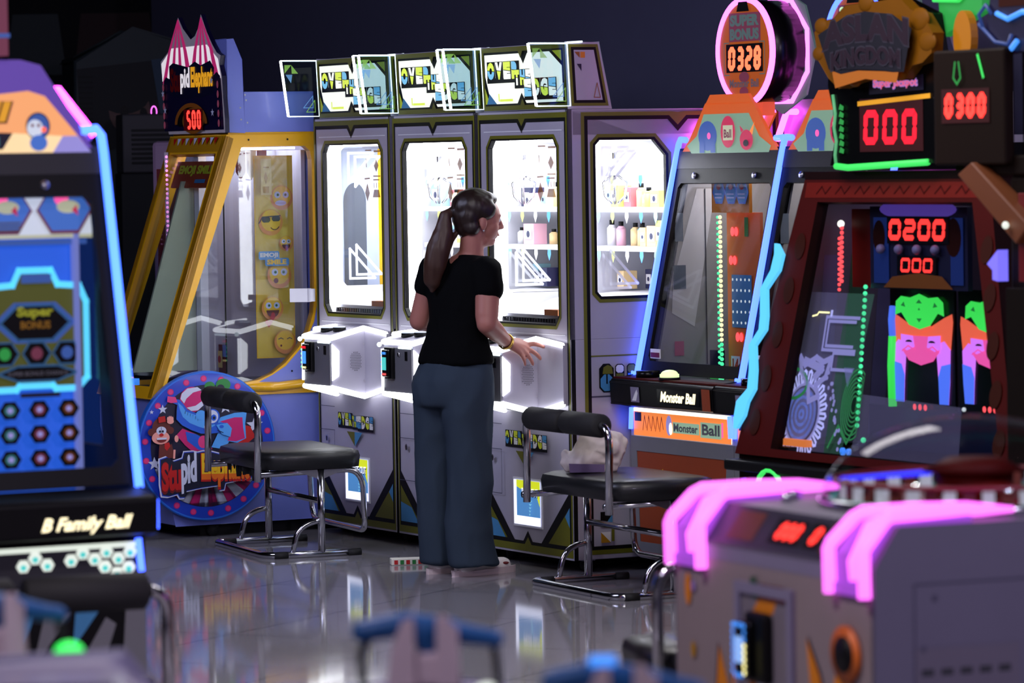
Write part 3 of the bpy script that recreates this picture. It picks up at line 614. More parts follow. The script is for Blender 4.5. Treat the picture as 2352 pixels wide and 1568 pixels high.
    A = Art((0, -.45, 1.63), X1, d, nn); A.text('EMOJI SMILE', -.20, .055, .40, .055, 'lime_bright', .05); A.rect(.02, .14, .022, .040, 'sky'); A.obj('board_text', so)
    # header: white box and tent sign
    g = G(); g.prism([(-.40, 1.885), (-.315, 1.885), (-.322, 2.225), (-.365, 2.32), (-.40, 2.32)], 'x', -.32, .322, 'blue_panel'); hb = g.obj('header_box', t, .003)
    g = G(); g.box(-.32, .322, -.315, .045, 1.885, 2.075, 'blue_panel'); g.obj('roof_box', t, .003)
    A = Art((.322, 0, 0), Y1, Z1, X1)
    for y_, z_ in ((-.335, 2.0), (-.332, 1.945), (-.305, 2.035), (-.30, 1.93), (-.31, 2.06)): A.poly(circ(y_, z_, .0045, n=8), 'screw', 1)
    A.obj('screws', hb)
    sh = [(-.31, 1.885), (.352, 1.885), (.35, 1.95), (.335, 2.05), (.325, 2.15), (.30, 2.20), (.315, 2.245), (.27, 2.26), (.22, 2.30), (.16, 2.36), (.095, 2.445), (.06, 2.38), (.02, 2.345), (-.03, 2.33), (-.07, 2.355), (-.12, 2.385), (-.175, 2.44), (-.21, 2.37), (-.26, 2.30), (-.33, 2.265), (-.395, 2.235), (-.385, 2.18), (-.365, 2.15), (-.365, 2.05), (-.345, 1.95)]
    g = G(); g.prism(sh, 'y', -.425, -.405, 'night'); sg = g.obj('tent_sign', t)
    A = Art(*FRONT(-.425)); A.poly(sh, 'tent_cloth'); A.poly([(-.375, 2.14), (.315, 2.14), (.285, 2.23), (.16, 2.30), (-.26, 2.295), (-.385, 2.225)], 'lit_white')  # lower cloth glows to look lit, the cloth above stays unlit
    for px_, base in ((-.175, [(-.37, -.325), (-.27, -.225), (-.175, -.13), (-.075, -.015)]), (.095, [(-.045, .01), (.06, .10), (.145, .19), (.25, .305)])):
        for a_, b_ in base:
            top_ = 2.43
            A.poly([(px_ - .004, top_), (px_ + .004, top_), (px_ + (b_ - px_) * .62, 2.28), (b_, 2.13), (a_, 2.13), (px_ + (a_ - px_) * .62, 2.28)], 'tent_pink', 3)
    A.k = 3
    A.poly([(-.355, 1.90), (.34, 1.90), (.325, 2.06), (.31, 2.15), (.27, 2.17), (.2, 2.14), (-.24, 2.14), (-.33, 2.16), (-.355, 2.14), (-.358, 2.05)], 'night')
    A.poly([(-.28, 2.07), (-.285, 2.21), (-.24, 2.225), (-.06, 2.20), (.02, 2.225), (.09, 2.205), (.20, 2.225), (.245, 2.19), (.23, 2.07), (.1, 2.055), (-.1, 2.05)], 'outline')
    A.text('Stu', -.275, 2.085, .12, .115, 'art_dred', .05); A.text('pid', -.15, 2.075, .11, .125, 'lit_white', .04); A.text('Elephant', -.025, 2.075, .255, .125, 'fire_orange', .045)
    for q in (-1, 1):
        for i in range(5): A.poly(circ(-.02 + q * (.325 - .0 * i) + (.012 * i * 0), 1.93 + i * .045, .012, .018, 12), 'mauve')
    A.poly(circ(-.01, 1.93, .19, .10, 22, 0, 180), 'bronze'); A.poly(circ(-.01, 1.925, .16, .085, 22, 0, 180), 'black'); A.poly(circ(.02, 1.945, .125, .062, 24), 'bronze'); A.rect(-.075, .115, 1.915, 1.975, 'art_dred')
    A.rect(-.085, .135, 1.90, 2.0, 'art_dred'); A.seg7('500', -.045, 1.905, .165, .09, .017, 'digit', slant=-.05)
    for x_, z_ in ((.25, 2.13), (-.3, 2.0), (.26, 1.98), (-.32, 2.08)): A.poly(star(x_, z_, .02), 'art_white')
    A.obj('tent_artwork', sg)
    # round sign on the side
    cy_, cz_, rr = -.556, .430, .348
    g = G(); g.tube([(W + .012, cy_, cz_), (W + .030, cy_, cz_)], rr, 'ring_edge', 64); g.f[-1:] = []; g.mi[-1:] = []; g.sm[-1:] = []
    g = G(); g.prism(circ(cy_, cz_, rr, n=72), 'x', W + .004, W + .032, 'ring_edge'); ds = g.obj('round_sign', t, .004)
    # drawing units: crop pixels of the sign, mapped on the disc
    T = lambda x, y: (cy_ + ((320 + x / 4.125) - 470) * .00236, cz_ - ((840 + y / 4.125) - 1023 + (320 + x / 4.125 - 470) * .0) * .00203)
    A = Art((W + .033, 0, 0), Y1, Z1, X1, T, .0006)
    C0 = (619, 755); rx_, ry_ = 1 / .00236 * 4.125, 1 / .00203 * 4.125
    E_ = lambda r, n=64, a0=0, a1=360: circ(C0[0], C0[1], r * rx_, r * ry_, n, a0, a1)
    A.poly(E_(.345), 'ring_blue'); A.ring(E_(.345), E_(.338), 'ring_edge'); A.poly(E_(.285), 'night')
    for i in range(14):
        a0_ = 200 - 180 + i * 10.0
        if i % 2 == 0: A.poly([(C0[0], C0[1] + 150)] + [(C0[0] + .283 * rx_ * math.cos(R(a0_ + q * 2.5)), C0[1] + .283 * ry_ * math.sin(R(a0_ + q * 2.5))) for q in range(5)], 'magenta', A.k + (1 if i == 0 else 0))
        else: A.poly([(C0[0], C0[1] + 150)] + [(C0[0] + .283 * rx_ * math.cos(R(a0_ + q * 2.5)), C0[1] + .283 * ry_ * math.sin(R(a0_ + q * 2.5))) for q in range(5)], 'art_white', A.k)
    for i in range(22):
        an = R(i * 360 / 22 + 6); A.poly(circ(C0[0] + .314 * rx_ * math.cos(an), C0[1] + .314 * ry_ * math.sin(an), 28, 30, 14), 'magenta', A.k + (1 if i == 0 else 0))
    k = A.k
    for i in range(22):
        an = R(i * 360 / 22 + 6); A.poly(circ(C0[0] + .314 * rx_ * math.cos(an), C0[1] + .314 * ry_ * math.sin(an), 20, 22, 12), 'pink_dot', k + 1)
    A.k = k + 1
    for x_, y_, r in ((232, 392, 42), (135, 413, 20), (150, 900, 60), (787, 395, 60), (1045, 580, 78)): A.poly([(x_ + (px_ - x_), y_ - (py_ - y_) * 1.1) for px_, py_ in star(x_, y_, r)], 'art_white', A.k + (1 if x_ == 232 else 0))
    # leafy plume, ball
    A.poly(circ(650, 190, 46, 42, 16), 'art_green'); A.poly(circ(770, 185, 66, 60, 18), 'art_green'); A.poly(circ(745, 215, 36, 36, 14), 'night')
    A.poly(circ(488, 312, 105, 122, 30), 'magenta'); A.poly([(400, 250), (450, 205), (540, 195), (575, 225), (500, 245), (440, 300), (420, 345), (388, 300)], 'art_white'); A.poly([(440, 385), (520, 370), (575, 330), (590, 370), (540, 415), (480, 418)], 'art_white')
    # elephant: body, ear, trunk, head, eye
    A.poly([(345, 640), (400, 580), (520, 640), (640, 720), (660, 790), (480, 800), (420, 740)], 'magenta')
    A.poly([(425, 610), (520, 640), (600, 690), (640, 790), (540, 790), (440, 700)], 'art_blue')
    A.poly(circ(580, 715, 46, 60, 16), 'pink_dot')
    A.poly([(900, 560), (1000, 590), (1045, 690), (960, 760), (880, 740)], 'art_red')
    A.poly([(650, 770), (720, 620), (830, 560), (850, 640), (800, 740), (740, 790)], 'art_lblue')
    A.poly([(700, 560), (735, 490), (860, 455), (970, 450), (955, 560), (960, 700), (880, 740), (800, 720)], 'art_lblue'); A.poly([(728, 530), (860, 497), (930, 500), (935, 600), (950, 700), (870, 725), (795, 715), (830, 610), (800, 560)], 'magenta')
    tr = [(318, 290), (372, 300), (410, 350), (440, 400), (520, 440), (600, 480), (700, 540), (780, 545), (830, 600), (800, 660), (720, 640), (640, 645), (560, 640), (470, 600), (390, 550), (340, 490), (345, 400), (352, 350), (310, 330)]
    A.poly(tr, 'outline'); c_ = Vector((560, 500)); A.poly([(p[0] + (c_.x - p[0]) * .022, p[1] + (c_.y - p[1]) * .03) for p in tr], 'art_blue')
    A.poly([(360, 330), (400, 370), (430, 420), (520, 460), (600, 500), (690, 560), (620, 600), (540, 570), (460, 530), (400, 470), (375, 400)], 'art_lblue')
    for i in range(6): A.line([(425 + i * 22, 415 + i * 14), (420 + i * 22, 440 + i * 16)], 4, 'outline', k=A.k + (1 if i == 0 else 0))
    A.poly([(270, 268), (340, 280), (355, 330), (300, 335), (265, 322)], 'pink_dot')
    A.poly(circ(560, 460, 46, 46, 18), 'art_lblue'); A.poly(circ(660, 480, 66, 74, 24), 'art_blue'); A.poly(circ(660, 480, 52, 62, 22), 'art_white'); A.poly(circ(672, 490, 24, 30, 16), 'art_blue'); A.poly(circ(674, 492, 11, 15, 12), 'outline')
    A.poly([(690, 560), (790, 545), (830, 600), (815, 680), (740, 650)], 'art_lblue'); A.poly(circ(738, 578, 20, 16, 12), 'art_blue'); A.poly([(580, 560), (610, 600), (590, 610)], 'art_white'); A.line([(700, 610), (750, 635)], 6, 'outline')
    # monkey
    A.poly(circ(205, 560, 80, 95, 20), 'art_brown'); A.poly(circ(120, 600, 34, 36, 14), 'art_brown'); A.poly(circ(285, 590, 30, 34, 14), 'art_brown'); A.poly(circ(197, 655, 78, 62, 22), 'art_skin')
    A.poly(circ(203, 590, 44, 40, 18), 'art_white'); A.line([(203, 556), (203, 626)], 4, 'outline'); A.poly(circ(190, 596, 9, 12, 10), 'outline'); A.poly(circ(215, 596, 9, 12, 10), 'outline', A.k); A.poly(circ(202, 628, 20, 16, 12), 'art_red')
    A.poly(circ(203, 665, 46, 34, 16, 0, 180), 'art_dred'); A.rect(160, 246, 655, 673, 'art_white'); A.poly([(175, 460), (235, 452), (240, 505), (180, 515)], 'art_red'); A.poly([(180, 720), (290, 720), (310, 850), (170, 850)], 'art_brown'); A.poly([(225, 710), (265, 700), (275, 740), (245, 780), (225, 755)], 'art_red')
    for i in range(4): A.poly(circ(258 + i * 14, 470 + abs(i - 1.5) * 8, 8, 22, 10), 'art_skin', A.k + (1 if i == 0 else 0))
    A.poly(circ(280, 505, 30, 24, 14), 'art_skin'); A.poly(circ(330, 670, 18, 34, 12), 'art_skin'); A.line([(310, 780), (305, 850)], 18, 'art_skin')
    # the words
    ol = [(165, 850), (230, 828), (290, 875), (370, 850), (385, 790), (470, 788), (510, 800), (560, 790), (640, 800), (760, 840), (960, 880), (1000, 980), (1005, 1080), (760, 1120), (745, 1185), (700, 1190), (690, 1140), (540, 1155), (400, 1180), (385, 1245), (340, 1245), (320, 1205), (240, 1225), (180, 1215), (165, 1100)]
    A.poly(ol, 'art_white'); c_ = Vector((580, 1000)); A.poly([(p[0] + (c_.x - p[0]) * .03, p[1] + (c_.y - p[1]) * .05) for p in ol], 'ring_blue'); A.poly([(p[0] + (c_.x - p[0]) * .05, p[1] + (c_.y - p[1]) * .09) for p in ol], 'outline')
    wd = lambda x, y, w_, h_: (lambda a, b: (x + a * w_, y - b * h_ - a * 0))
    A.text('Stu', 0, 0, 1, 1, 'art_dred', .06, fx=lambda a, b: (185 + a * 180, 1195 - b * 310 - a * 20)); A.text('Stu', 0, 0, 1, 1, 'art_red', .05, fx=lambda a, b: (190 + a * 172, 1165 - b * 275 - a * 10))
    A.text('pid', 0, 0, 1, 1, 'art_white', .05, fx=lambda a, b: (362 + a * 138, 1195 - b * 370 - a * 30)); A.text('Elephant', 0, 0, 1, 1, 'art_red', .06, fx=lambda a, b: (535 + a * 440, 1165 - b * 350 + a * 20))
    A.text('Elephant', 0, 0, 1, 1, 'art_orange', .05, fx=lambda a, b: (540 + a * 425, 1140 - b * 315 + a * 15)); A.text('Elephant', 0, 0, 1, 1, 'art_yellow', .04, fx=lambda a, b: (543 + a * 418, 1120 - b * 300 + a * 15), cut=(1, .35, 0))
    A.obj('round_artwork', ds)
    for y_ in (-.5, .5):
        g = G(); g.cyl((.27, y_, .03), (.30, y_, .03), .03, 'rubber', 14); g.obj('caster', t)
mat('pale_blue', S(200, 212, 240), .5); mat('slate', S(92, 98, 112), .5); mat('title_red', S(170, 70, 40), .5); mat('mint_board', S(185, 195, 160), .5); mat('banner_yellow', S(225, 190, 60), .5); mat('face_orange', S(225, 140, 60), .5); mat('face_orange2', S(235, 205, 120), .5); mat('tent_cloth', S(205, 195, 200), .5)
elephant()

# ------------------------------------------------------------------ chrome benches with two roller backrest
def arc(p0, p1, p2, n=8):
    p0, p1, p2 = map(Vector, (p0, p1, p2)); return [p0 * (1 - q) ** 2 + p1 * 2 * q * (1 - q) + p2 * q * q for q in [i / n for i in range(n + 1)]]
def bench(name, label, loc, rot, torn=False):
    t = thing(name, label, 'bench', (loc[0], loc[1], 0), R(rot), 'black padded chrome benches')
    W = .385; r = .0135; D = .055
    g = G(); g.tube([(-W, .43, r)] + arc((-W, .03, r), (-W, 0, r), (-W + .03, 0, r), 4) + arc((W - .10, 0, r), (W, 0, r), (W, .08, r), 6) + [(W, .43, r)], r + .003, 'chrome', 10); g.obj('base_rail', t)
    for sx in (-1, 1):
        x_ = sx * W
        g = G(); g.tube([(x_, .25, .02), (x_, .25, .385)], r + .003, 'chrome', 10); g.obj('leg', t)
        g = G(); g.tube([(x_, .115, .02)] + arc((x_, .125, .07), (x_, .14, .155), (x_, .25, .16), 7), r - .001, 'chrome', 8); g.obj('brace', t)
        g = G(); g.prism([(.13, .385), (.37, .385), (.25, .34)], 'x', x_ - .003, x_ + .003, 'steel'); g.obj('gusset', t)
        g = G(); g.tube([(x_ + D - sx * .01, -.055, .345), (x_ + D - sx * .01, -.05, .60)] + arc((x_ + D - sx * .01, -.05, .62), (x_ + D - sx * .005, -.055, .685), (x_ + D - sx * .065, -.055, .690), 7), r + .002, 'chrome', 10); g.obj('back_post', t)
        g = G(); c0 = D + sx * .168; g.tube([(c0 - .156, -.055, .690), (c0 - .146, -.055, .690), (c0 + .146, -.055, .690), (c0 + .156, -.055, .690)], [.036, .047, .047, .036], 'foam', 20); g.obj('back_roller', t)
        g = G(); g.cyl((x_ + D - sx * .06, -.055, .69), (x_ + D - sx * .05, -.055, .69), .018, 'rubber', 12); g.obj('end_cap', t)
    g = G(); g.tube([(-W, .25, .245), (W, .25, .245)], r, 'chrome', 10); g.obj('stretcher', t)
    fx_ = .30
    g = G(); g.tube([(-W + .01, -.05, .372), (-W + .01, .34, .380)] + arc((-W + .01, .36, .38), (-W + .01, .44, .385), (-W + .01, .45, .30), 6) + arc((-W + .01, .455, .17), (-W + .01, .46, .11), (-W + .07, .46, .105), 6) + arc((W - .07, .46, .105), (W - .01, .46, .11), (W - .01, .455, .17), 6) + arc((W - .01, .45, .30), (W - .01, .44, .385), (W - .01, .36, .38), 6) + [(W - .01, .34, .380), (W - .01, -.05, .372)], r, 'chrome', 10); g.obj('footrest_loop', t)
    g = G(); n = 11; ins = .02
    def pad(z, k): return [(x + D, y, z) for x, y in chamf(-W + .02 + k, W - .02 - k, -.02 + k, .44 - k, .05)]
    g.loft([pad(.388, .03), pad(.392, .005), pad(.44, 0), pad(.462, .006), pad(.472, .03), pad(.476, .10)], 'leather'); so = g.obj('seat', t)
    if torn:
        g = G(); rn = random.Random(3)
        for i in range(16):
            x_ = -.22 + i * .034; h = rn.uniform(.02, .055); g.prism([(x_, .385), (x_ + .034, .385), (x_ + .028, .385 - h * .8), (x_ + .017, .385 - h), (x_ + .008, .385 - h * .5)], 'y', -.012 + rn.uniform(0, .03), .004 + rn.uniform(0, .03), 'rubber')
        g.obj('torn_lining', so, label='torn black lining hanging under the seat')
    for x_, y_ in ((-W, .40), (-W, .06), (W, .40), (W, .06)):
        g = G(); g.cyl((x_, y_ - .03, .012), (x_, y_ + .03, .012), .018, 'rubber', 10); g.obj('floor_pad', t)
    return t
bench('chrome_bench', 'black bench with chrome legs and torn lining before the round elephant sign', (-1.225, 18.28), -69, True)
bench('chrome_bench', 'black chrome bench with a white plastic bag lying on it', (.235, 16.31), -65)
bench('chrome_bench', 'black bench in the lower left corner before the blue lit ball machine', (-1.28, 9.92), 20)
bench('chrome_bench', 'dark bench half hidden behind the table machine with pink glowing corners', (.66, 10.45), 12)

# ------------------------------------------------------------------ soft shapes: union of blobs, voxel remeshed into one surface
def soft(name, parts, mt, parent=None, vox=.008, smooth=6, wr=0., wf=8., shade=True, wdir=None):
    g = G()
    for p in parts:
        if p[0] == 'c':       # tapered capsule p0 r0 p1 r1
            _, a, ra, b, rb = p; a, b = Vector(a), Vector(b); d = (b - a); L = d.length; d = d / L if L > 1e-6 else Vector((0, 0, 1)); pts = []; rs = []
            for q in range(5): s_ = math.sin(math.pi / 2 * q / 4); c_ = math.cos(math.pi / 2 * q / 4); pts.append(a - d * ra * c_); rs.append(max(.0005, ra * s_))
            for q in range(1, 5): pts.append(a + d * L * q / 5); rs.append(ra + (rb - ra) * q / 5)
            for q in range(5): s_ = math.sin(math.pi / 2 * q / 4); c_ = math.cos(math.pi / 2 * q / 4); pts.append(b + d * rb * s_); rs.append(max(.0005, rb * c_))
            g.tube(pts, rs, mt, 16)
        elif p[0] == 'e':     # ellipsoid centre radii zrot
            _, c, r, rot = p; h = G(); h.ball((0, 0, 0), r, mt, 20, 14); M = Matrix.Translation(c) @ (Matrix.Rotation(R(rot), 4, 'Z') if not isinstance(rot, Matrix) else rot.to_4x4())
            g.add([M @ Vector(v) for v in h.v], h.f, mt, True)
        elif p[0] == 'l':     # loft of ellipses [(centre, rx, ry, rot)]
            rings = []
            for c, rx, ry, rot in p[1]:
                cr, sr = math.cos(R(rot)), math.sin(R(rot)); rings.append([(c[0] + rx * math.cos(q) * cr - ry * math.sin(q) * sr, c[1] + rx * math.cos(q) * sr + ry * math.sin(q) * cr, c[2]) for q in [2 * math.pi * i / 28 for i in range(28)]])
            g.loft(rings, mt)
    o = g.obj('tmp'); m = o.modifiers.new('r', 'REMESH'); m.mode = 'VOXEL'; m.voxel_size = vox
    s_ = o.modifiers.new('s', 'SMOOTH'); s_.iterations = smooth; s_.factor = .5
    dg = bpy.context.evaluated_depsgraph_get(); me = bpy.data.meshes.new_from_object(o.evaluated_get(dg)); bpy.data.objects.remove(o)
    me.materials.clear(); me.materials.append(MATS[mt]); me.name = name
    if wr:
        nr = [v.normal.copy() for v in me.vertices]
        for v, n_ in zip(me.vertices, nr):
            c = v.co.copy()
            if wdir: c = Vector((c.x * wdir[0], c.y * wdir[1], c.z * wdir[2]))
            q = noise.noise(c * wf) * .65 + (.5 - abs(noise.noise(c * wf * 1.7 + Vector((3, 1, 7))))) * .5
            v.co += n_ * (q * wr)
    for p in me.polygons: p.use_smooth = shade
    me.update(); ob = bpy.data.objects.new(name, me); COL.objects.link(ob)
    if parent: ob.parent = parent
    return ob
# ------------------------------------------------------------------ slanted ball machines (two in the row, one facing them)
def ballm(label, loc, rot, kind):
    fam = kind == 'family'
    t = thing('ball_machine', label, 'arcade machine', loc, rot, None if fam else 'orange ball machines in the row')
    W = .4175; ly0, lz0, ly1, lz1 = .045, .835, .25, 1.77
    body = 'blue_wall' if fam else 'claw_grey'
    g = G(); g.prism([(0, .085), (.0, .70), (.10, .72), (.95, .72), (.95, .085)], 'x', -W, W, 'black' if fam else 'claw_grey'); g.obj('lower_cabinet', t, .004)
    g = G(); g.box(-W + .06, W - .06, .08, .9, 0, .085, 'rubber'); g.obj('plinth', t)
    for sx in (-1, 1):
        g = G(); g.plate((sx * W, 0, 0), Y1, Z1, (sx, 0, 0), [(ly0, lz0), (.02, .72), (.95, .72), (.95, lz1), (ly1, lz1)], [[(.24, .93), (.62, .93), (.62, 1.60), (.29, 1.60)]] if fam else [], .018, 'black'); g.obj('side_wall', t)
        if fam: g = G(); g.box(sx * W - sx * .009, sx * W - sx * .007, .23, .63, .92, 1.61, 'clear_glass'); g.obj('side_window_pane', t)
        g = G(); pts = [(sx * (W + .004), .01, .70 if fam else .83), (sx * (W + .004), ly0 - .012, lz0), (sx * (W + .004), ly1 - .012, lz1 - .03), (sx * (W + .002), ly1 + .0, lz1 + .02), (sx * (W - .012), ly1 + .0, lz1 + .038), (sx * (W - .06), ly1 + .0, lz1 + .035)]
        g.tube(pts, .0135, 'led_blue' if not fam else 'led_cyan', 8); g.obj('led_edge', t)
        g = G(); g.tube([(sx * (W - .02), -.012, .69), (sx * (W - .012), -.012, .60)], .010, 'led_blue', 8); g.obj('lower_led', t)
    g = G(); g.box(-W + .018, W - .018, .93, .95, .72, lz1, body); g.box(-W + .018, W - .018, .10, .93, .72, .74, 'grey'); g.box(-W + .018, W - .018, ly1, .95, lz1 - .02, lz1, 'black'); g.obj('inner_lining', t)
    d = Vector((0, ly1 - ly0, lz1 - lz0)); L = d.length; d.normalize(); nn = Vector((0, -d.z, d.y)); o = Vector((0, ly0, lz0))
    zf = lambda z: (z - lz0) / (lz1 - lz0) * L
    hole = chamf(-W + .045, W - .045, zf(.885), zf(1.625), .02)
    g = G(); g.plate(o, X1, d, nn, [(-W, 0), (W, 0), (W, L), (-W, L)], [hole], .02, 'black'); ff = g.obj('front_frame', t)
    g = G(); g.plate(o + nn * .002, X1, d, nn, [(-W + .01, zf(1.685)), (W - .01, zf(1.685)), (W - .01, zf(1.76)), (-W + .01, zf(1.76))], [], .012, 'dark_grey')
    g.obj('upper_bar', ff, .002)
    for x_ in (-.245, .235): g = G(); c_ = o + X_(x_) + d * zf(1.655); g.cyl(c_, c_ + nn * .010, .013, 'screw', 14); g.obj('bolt', ff)
    g = G(); g.plate(o - nn * .008, X1, d, nn, [(-W + .03, zf(.86)), (W - .03, zf(.86)), (W - .03, zf(1.64)), (-W + .03, zf(1.64))], [], .004, 'clear_glass' if fam else 'dark_glass'); g.obj('front_window_pane', ff)
    # console
    g = G(); g.prism([(-.095, .712), (-.10, .80), (-.09, .812), (.05, .83), (.05, .70), (-.02, .70)], 'x', -W - .001, W + .001, 'black'); cs = g.obj('console', t, .005)
    A = Art((0, -.0955, .712), X1, Vector((0, -.005, .088)).normalized(), (0, -1, -.05))
    if fam: A.text('B Family Ball', .078, .006, .268, .048, 'title_cream', .03, .35)
    else:
        A.rect(-.03, .31, .014, .074, 'black_gloss'); A.text('Monster Ball', -.005, .022, .29, .044, 'title_cream', .04, .3)
        A.rect(-.245, -.175, .012, .075, 'lav_body'); A.poly([(-.235, .018), (-.2, .018), (-.185, .05), (-.192, .066), (-.208, .05)], 'prize_white'); A.rect(.335, .40, .0, .088, 'door_orange')
    A.obj('title_plate', cs)
    if fam: g = G(); g.tube([(W + .006, -.08, .72), (W + .006, -.08, .80)], .008, 'led_blue', 6); g.obj('console_led', cs)
    if not fam:
        g = G(); g.box(-W, W, -.085, .03, .815, .822, 'oxblood'); g.obj('console_top', cs)
        g = G(); g.cyl((-.24, -.02, .82), (-.24, -.02, .85), .05, 'black_gloss', 20); g.obj('ball_tray', cs)
    bx_ = -.02 if not fam else -.12
    g = G(); g.cyl((bx_, -.045, .82), (bx_, -.045, .832), .045, 'black', 20); g.cyl((bx_, -.045, .832), (bx_, -.045, .845), .040, 'button_lime' if not fam else 'button_green', 20); g.ball((bx_, -.045, .845), (.036, .036, .018), 'button_lime' if not fam else 'button_green', 16, 8); g.obj('push_button', cs)
    # lit strip below
    A = Art(*FRONT(0))
    A.rect(-.395, .395, .575, .69, 'led_warm' if not fam else 'black'); A.rect(-.395, .395, .575, .675, 'marquee_orange' if not fam else 'dark_grey')
    if not fam:
        A.rect(-.385, -.33, .635, .672, 'dark_grey'); A.poly(circ(-.10, .628, .024, .042, 18), 'lilac'); A.poly(circ(-.085, .615, .014, .025, 14), 'led_warm')
        for i in range(5): A.line([(-.31 + i * .035, .60), (-.295 + i * .035, .66), (-.28 + i * .035, .61)], .004, 'art_red', k=8)
        A.k = 9; A.rect(-.06, .155, .600, .645, 'marquee_teal'); A.rect(.165, .33, .592, .655, 'marquee_teal'); A.text('Monster', -.05, .606, .195, .034, 'grey', .03); A.text('Ball', .18, .603, .14, .045, 'grey', .03); A.rect(.337, .35, .60, .66, 'head_pink')
    else:
        for x_, w_ in ((-.39, .79),): A.line([(x_, .675), (x_ + w_, .675)], .014, 'hex_white', k=3)
        for x_, z_ in ((.06, .632), (.095, .652), (.13, .632), (.20, .64), (.235, .658), (.27, .64), (.305, .658), (.30, .618), (.34, .638), (.375, .655), (.335, .598), (.37, .612)):
            A.poly(hexa2(x_, z_, .021, .019), 'hex_white', 4); A.poly(hexa2(x_, z_ - .004, .010, .009), 'hex_teal', 5)
        for x_ in (-.30, -.22): A.line([(x_ - .03, .60), (x_ - .02, .62), (x_ + .02, .62), (x_ + .03, .60)], .012, 'hex_white', k=4)
    A.obj('lit_strip', t)
    g = G(); g.plate(*FRONT(-.006), [(-W, .085), (W, .085), (W, .572), (-W, .572)], [[(-.35, .13), (.33, .13), (.36, .51), (-.37, .51)]], .012, 'grey'); g.obj('door_frame', t, .003); 
    A = Art(*FRONT(-.001))
    if not fam:
        A.rect(-.37, .36, .13, .51, 'door_orange'); A.rect(-.10, -.05, .36, .42, 'black'); A.poly([(.0, .36), (.04, .40), (.06, .33)], 'navy'); A.poly(circ(-.06, .26, .05, .04, 16), 'art_dred'); A.rect(-.12, -.01, .265, .32, 'grey'); A.text('Ball', -.115, .272, .095, .04, 'dark_grey', .04); A.poly(circ(-.28, .40, .015, n=10), 'black'); A.line([(-.15, .44), (-.12, .40), (-.15, .36)], .01, 'art_yellow')
    else:
        A.rect(-.37, .36, .13, .51, 'black')
        for p in ([(-.1, .5), (.0, .5), (.05, .36), (-.04, .35)], [(.12, .5), (.2, .5), (.08, .35)], [(.30, .48), (.33, .46), (.22, .16), (.12, .2)], [(-.3, .5), (-.2, .5), (-.28, .3)]): A.poly(p, 'grey', 2)
        for p in ([(.03, .5), (.09, .5), (.06, .42)], [(.21, .5), (.28, .5), (.20, .40)]): A.poly(p, 'sky', 3)
    A.obj('door_artwork', t)
    # header board
    hz0 = 1.775; HY = .245
    hb_ = [(-.40, hz0 - .035), (.40, hz0 - .035), (.32, 1.81), (.19, 1.955), (-.19, 1.955), (-.32, 1.81)]
    if fam: hb_ = [(-.40, hz0 - .035), (.40, hz0 - .035), (.35, 1.82), (.24, 1.985), (-.24, 1.985), (-.35, 1.82)]
    g = G(); g.prism(hb_, 'y', HY, HY + .015, 'hdr_orange' if not fam else 'violet_panel'); hd = g.obj('header_board', t)
    A = Art(*FRONT(HY))
    if not fam:
        A.poly([(-.30, 1.745), (.31, 1.745), (.33, 1.775), (.24, 1.815), (.16, 1.91), (-.20, 1.91), (-.26, 1.82), (-.34, 1.78)], 'mint')
        A.poly(circ(-.17, 1.82, .075, .062, 20), 'hdr_blue'); A.rect(-.235, -.195, 1.75, 1.80, 'hdr_blue'); A.rect(-.145, -.105, 1.75, 1.80, 'hdr_blue'); A.poly(circ(-.155, 1.82, .014, n=10), 'head_pink')
        A.poly(circ(.0, 1.835, .058, .066, 20), 'head_pinkd'); A.rect(-.038, .04, 1.80, 1.862, 'led_creamd'); A.text('Ball', -.03, 1.81, .06, .035, 'mauve', .03)
        A.poly(circ(.15, 1.80, .052, .042, 18), 'head_pinkd'); A.poly([(.11, 1.83), (.10, 1.86), (.13, 1.84)], 'head_pinkd'); A.poly([(.18, 1.835), (.22, 1.875), (.20, 1.82)], 'marquee_orange'); A.poly(circ(.15, 1.787, .022, .014, 14), 'outline')
    else:
        A.poly([(-.34, 1.745), (.385, 1.745), (.33, 1.81), (.25, 1.90), (.20, 1.915), (.10, 1.905), (-.10, 1.905), (-.3, 1.85)], 'peach'); A.poly([(-.34, 1.745), (.385, 1.745), (.30, 1.79), (.14, 1.80), (-.34, 1.80)], 'peach_light'); A.poly([(.27, 1.745), (.385, 1.745), (.345, 1.79), (.30, 1.79)], 'lilac')
        A.text('Family', -.22, 1.83, .15, .055, 'fire_orange', .04, .2); A.text('Ball', -.045, 1.825, .20, .062, 'art_brown', .07, .2); A.text('Ball', -.042, 1.83, .19, .056, 'fire_orange', .04, .2); A.poly([(-.25, 1.755), (.12, 1.755), (.15, 1.80), (-.2, 1.81)], 'outline'); A.rect(.06, .11, 1.765, 1.79, 'hex_teald')
        A.poly(circ(.225, 1.818, .036, .038, 22), 'outline'); A.poly(circ(.225, 1.818, .032, .034, 22), 'hdr_blue'); A.poly(circ(.215, 1.812, .024, .024, 18), 'card_white'); A.poly(circ(.225, 1.772, .026, .022, 18), 'card_blue'); A.poly(circ(.207, 1.82, .005, n=8), 'mauve'); A.poly(circ(.225, 1.82, .005, n=8), 'mauve'); A.poly(circ(.24, 1.808, .008, n=10), 'head_orange')
    A.obj('header_artwork', hd)
    g = G(); g.prism([(-.24, 1.985), (.24, 1.985), (.18, 2.0), (-.18, 2.0)] if fam else [(-.19, 1.95), (.19, 1.95), (.15, 1.99), (-.15, 1.99)], 'y', HY, HY + .015, 'violet_panel' if fam else 'hdr_orange'); g.obj('header_crest', hd)
    WY = HY if fam else .58
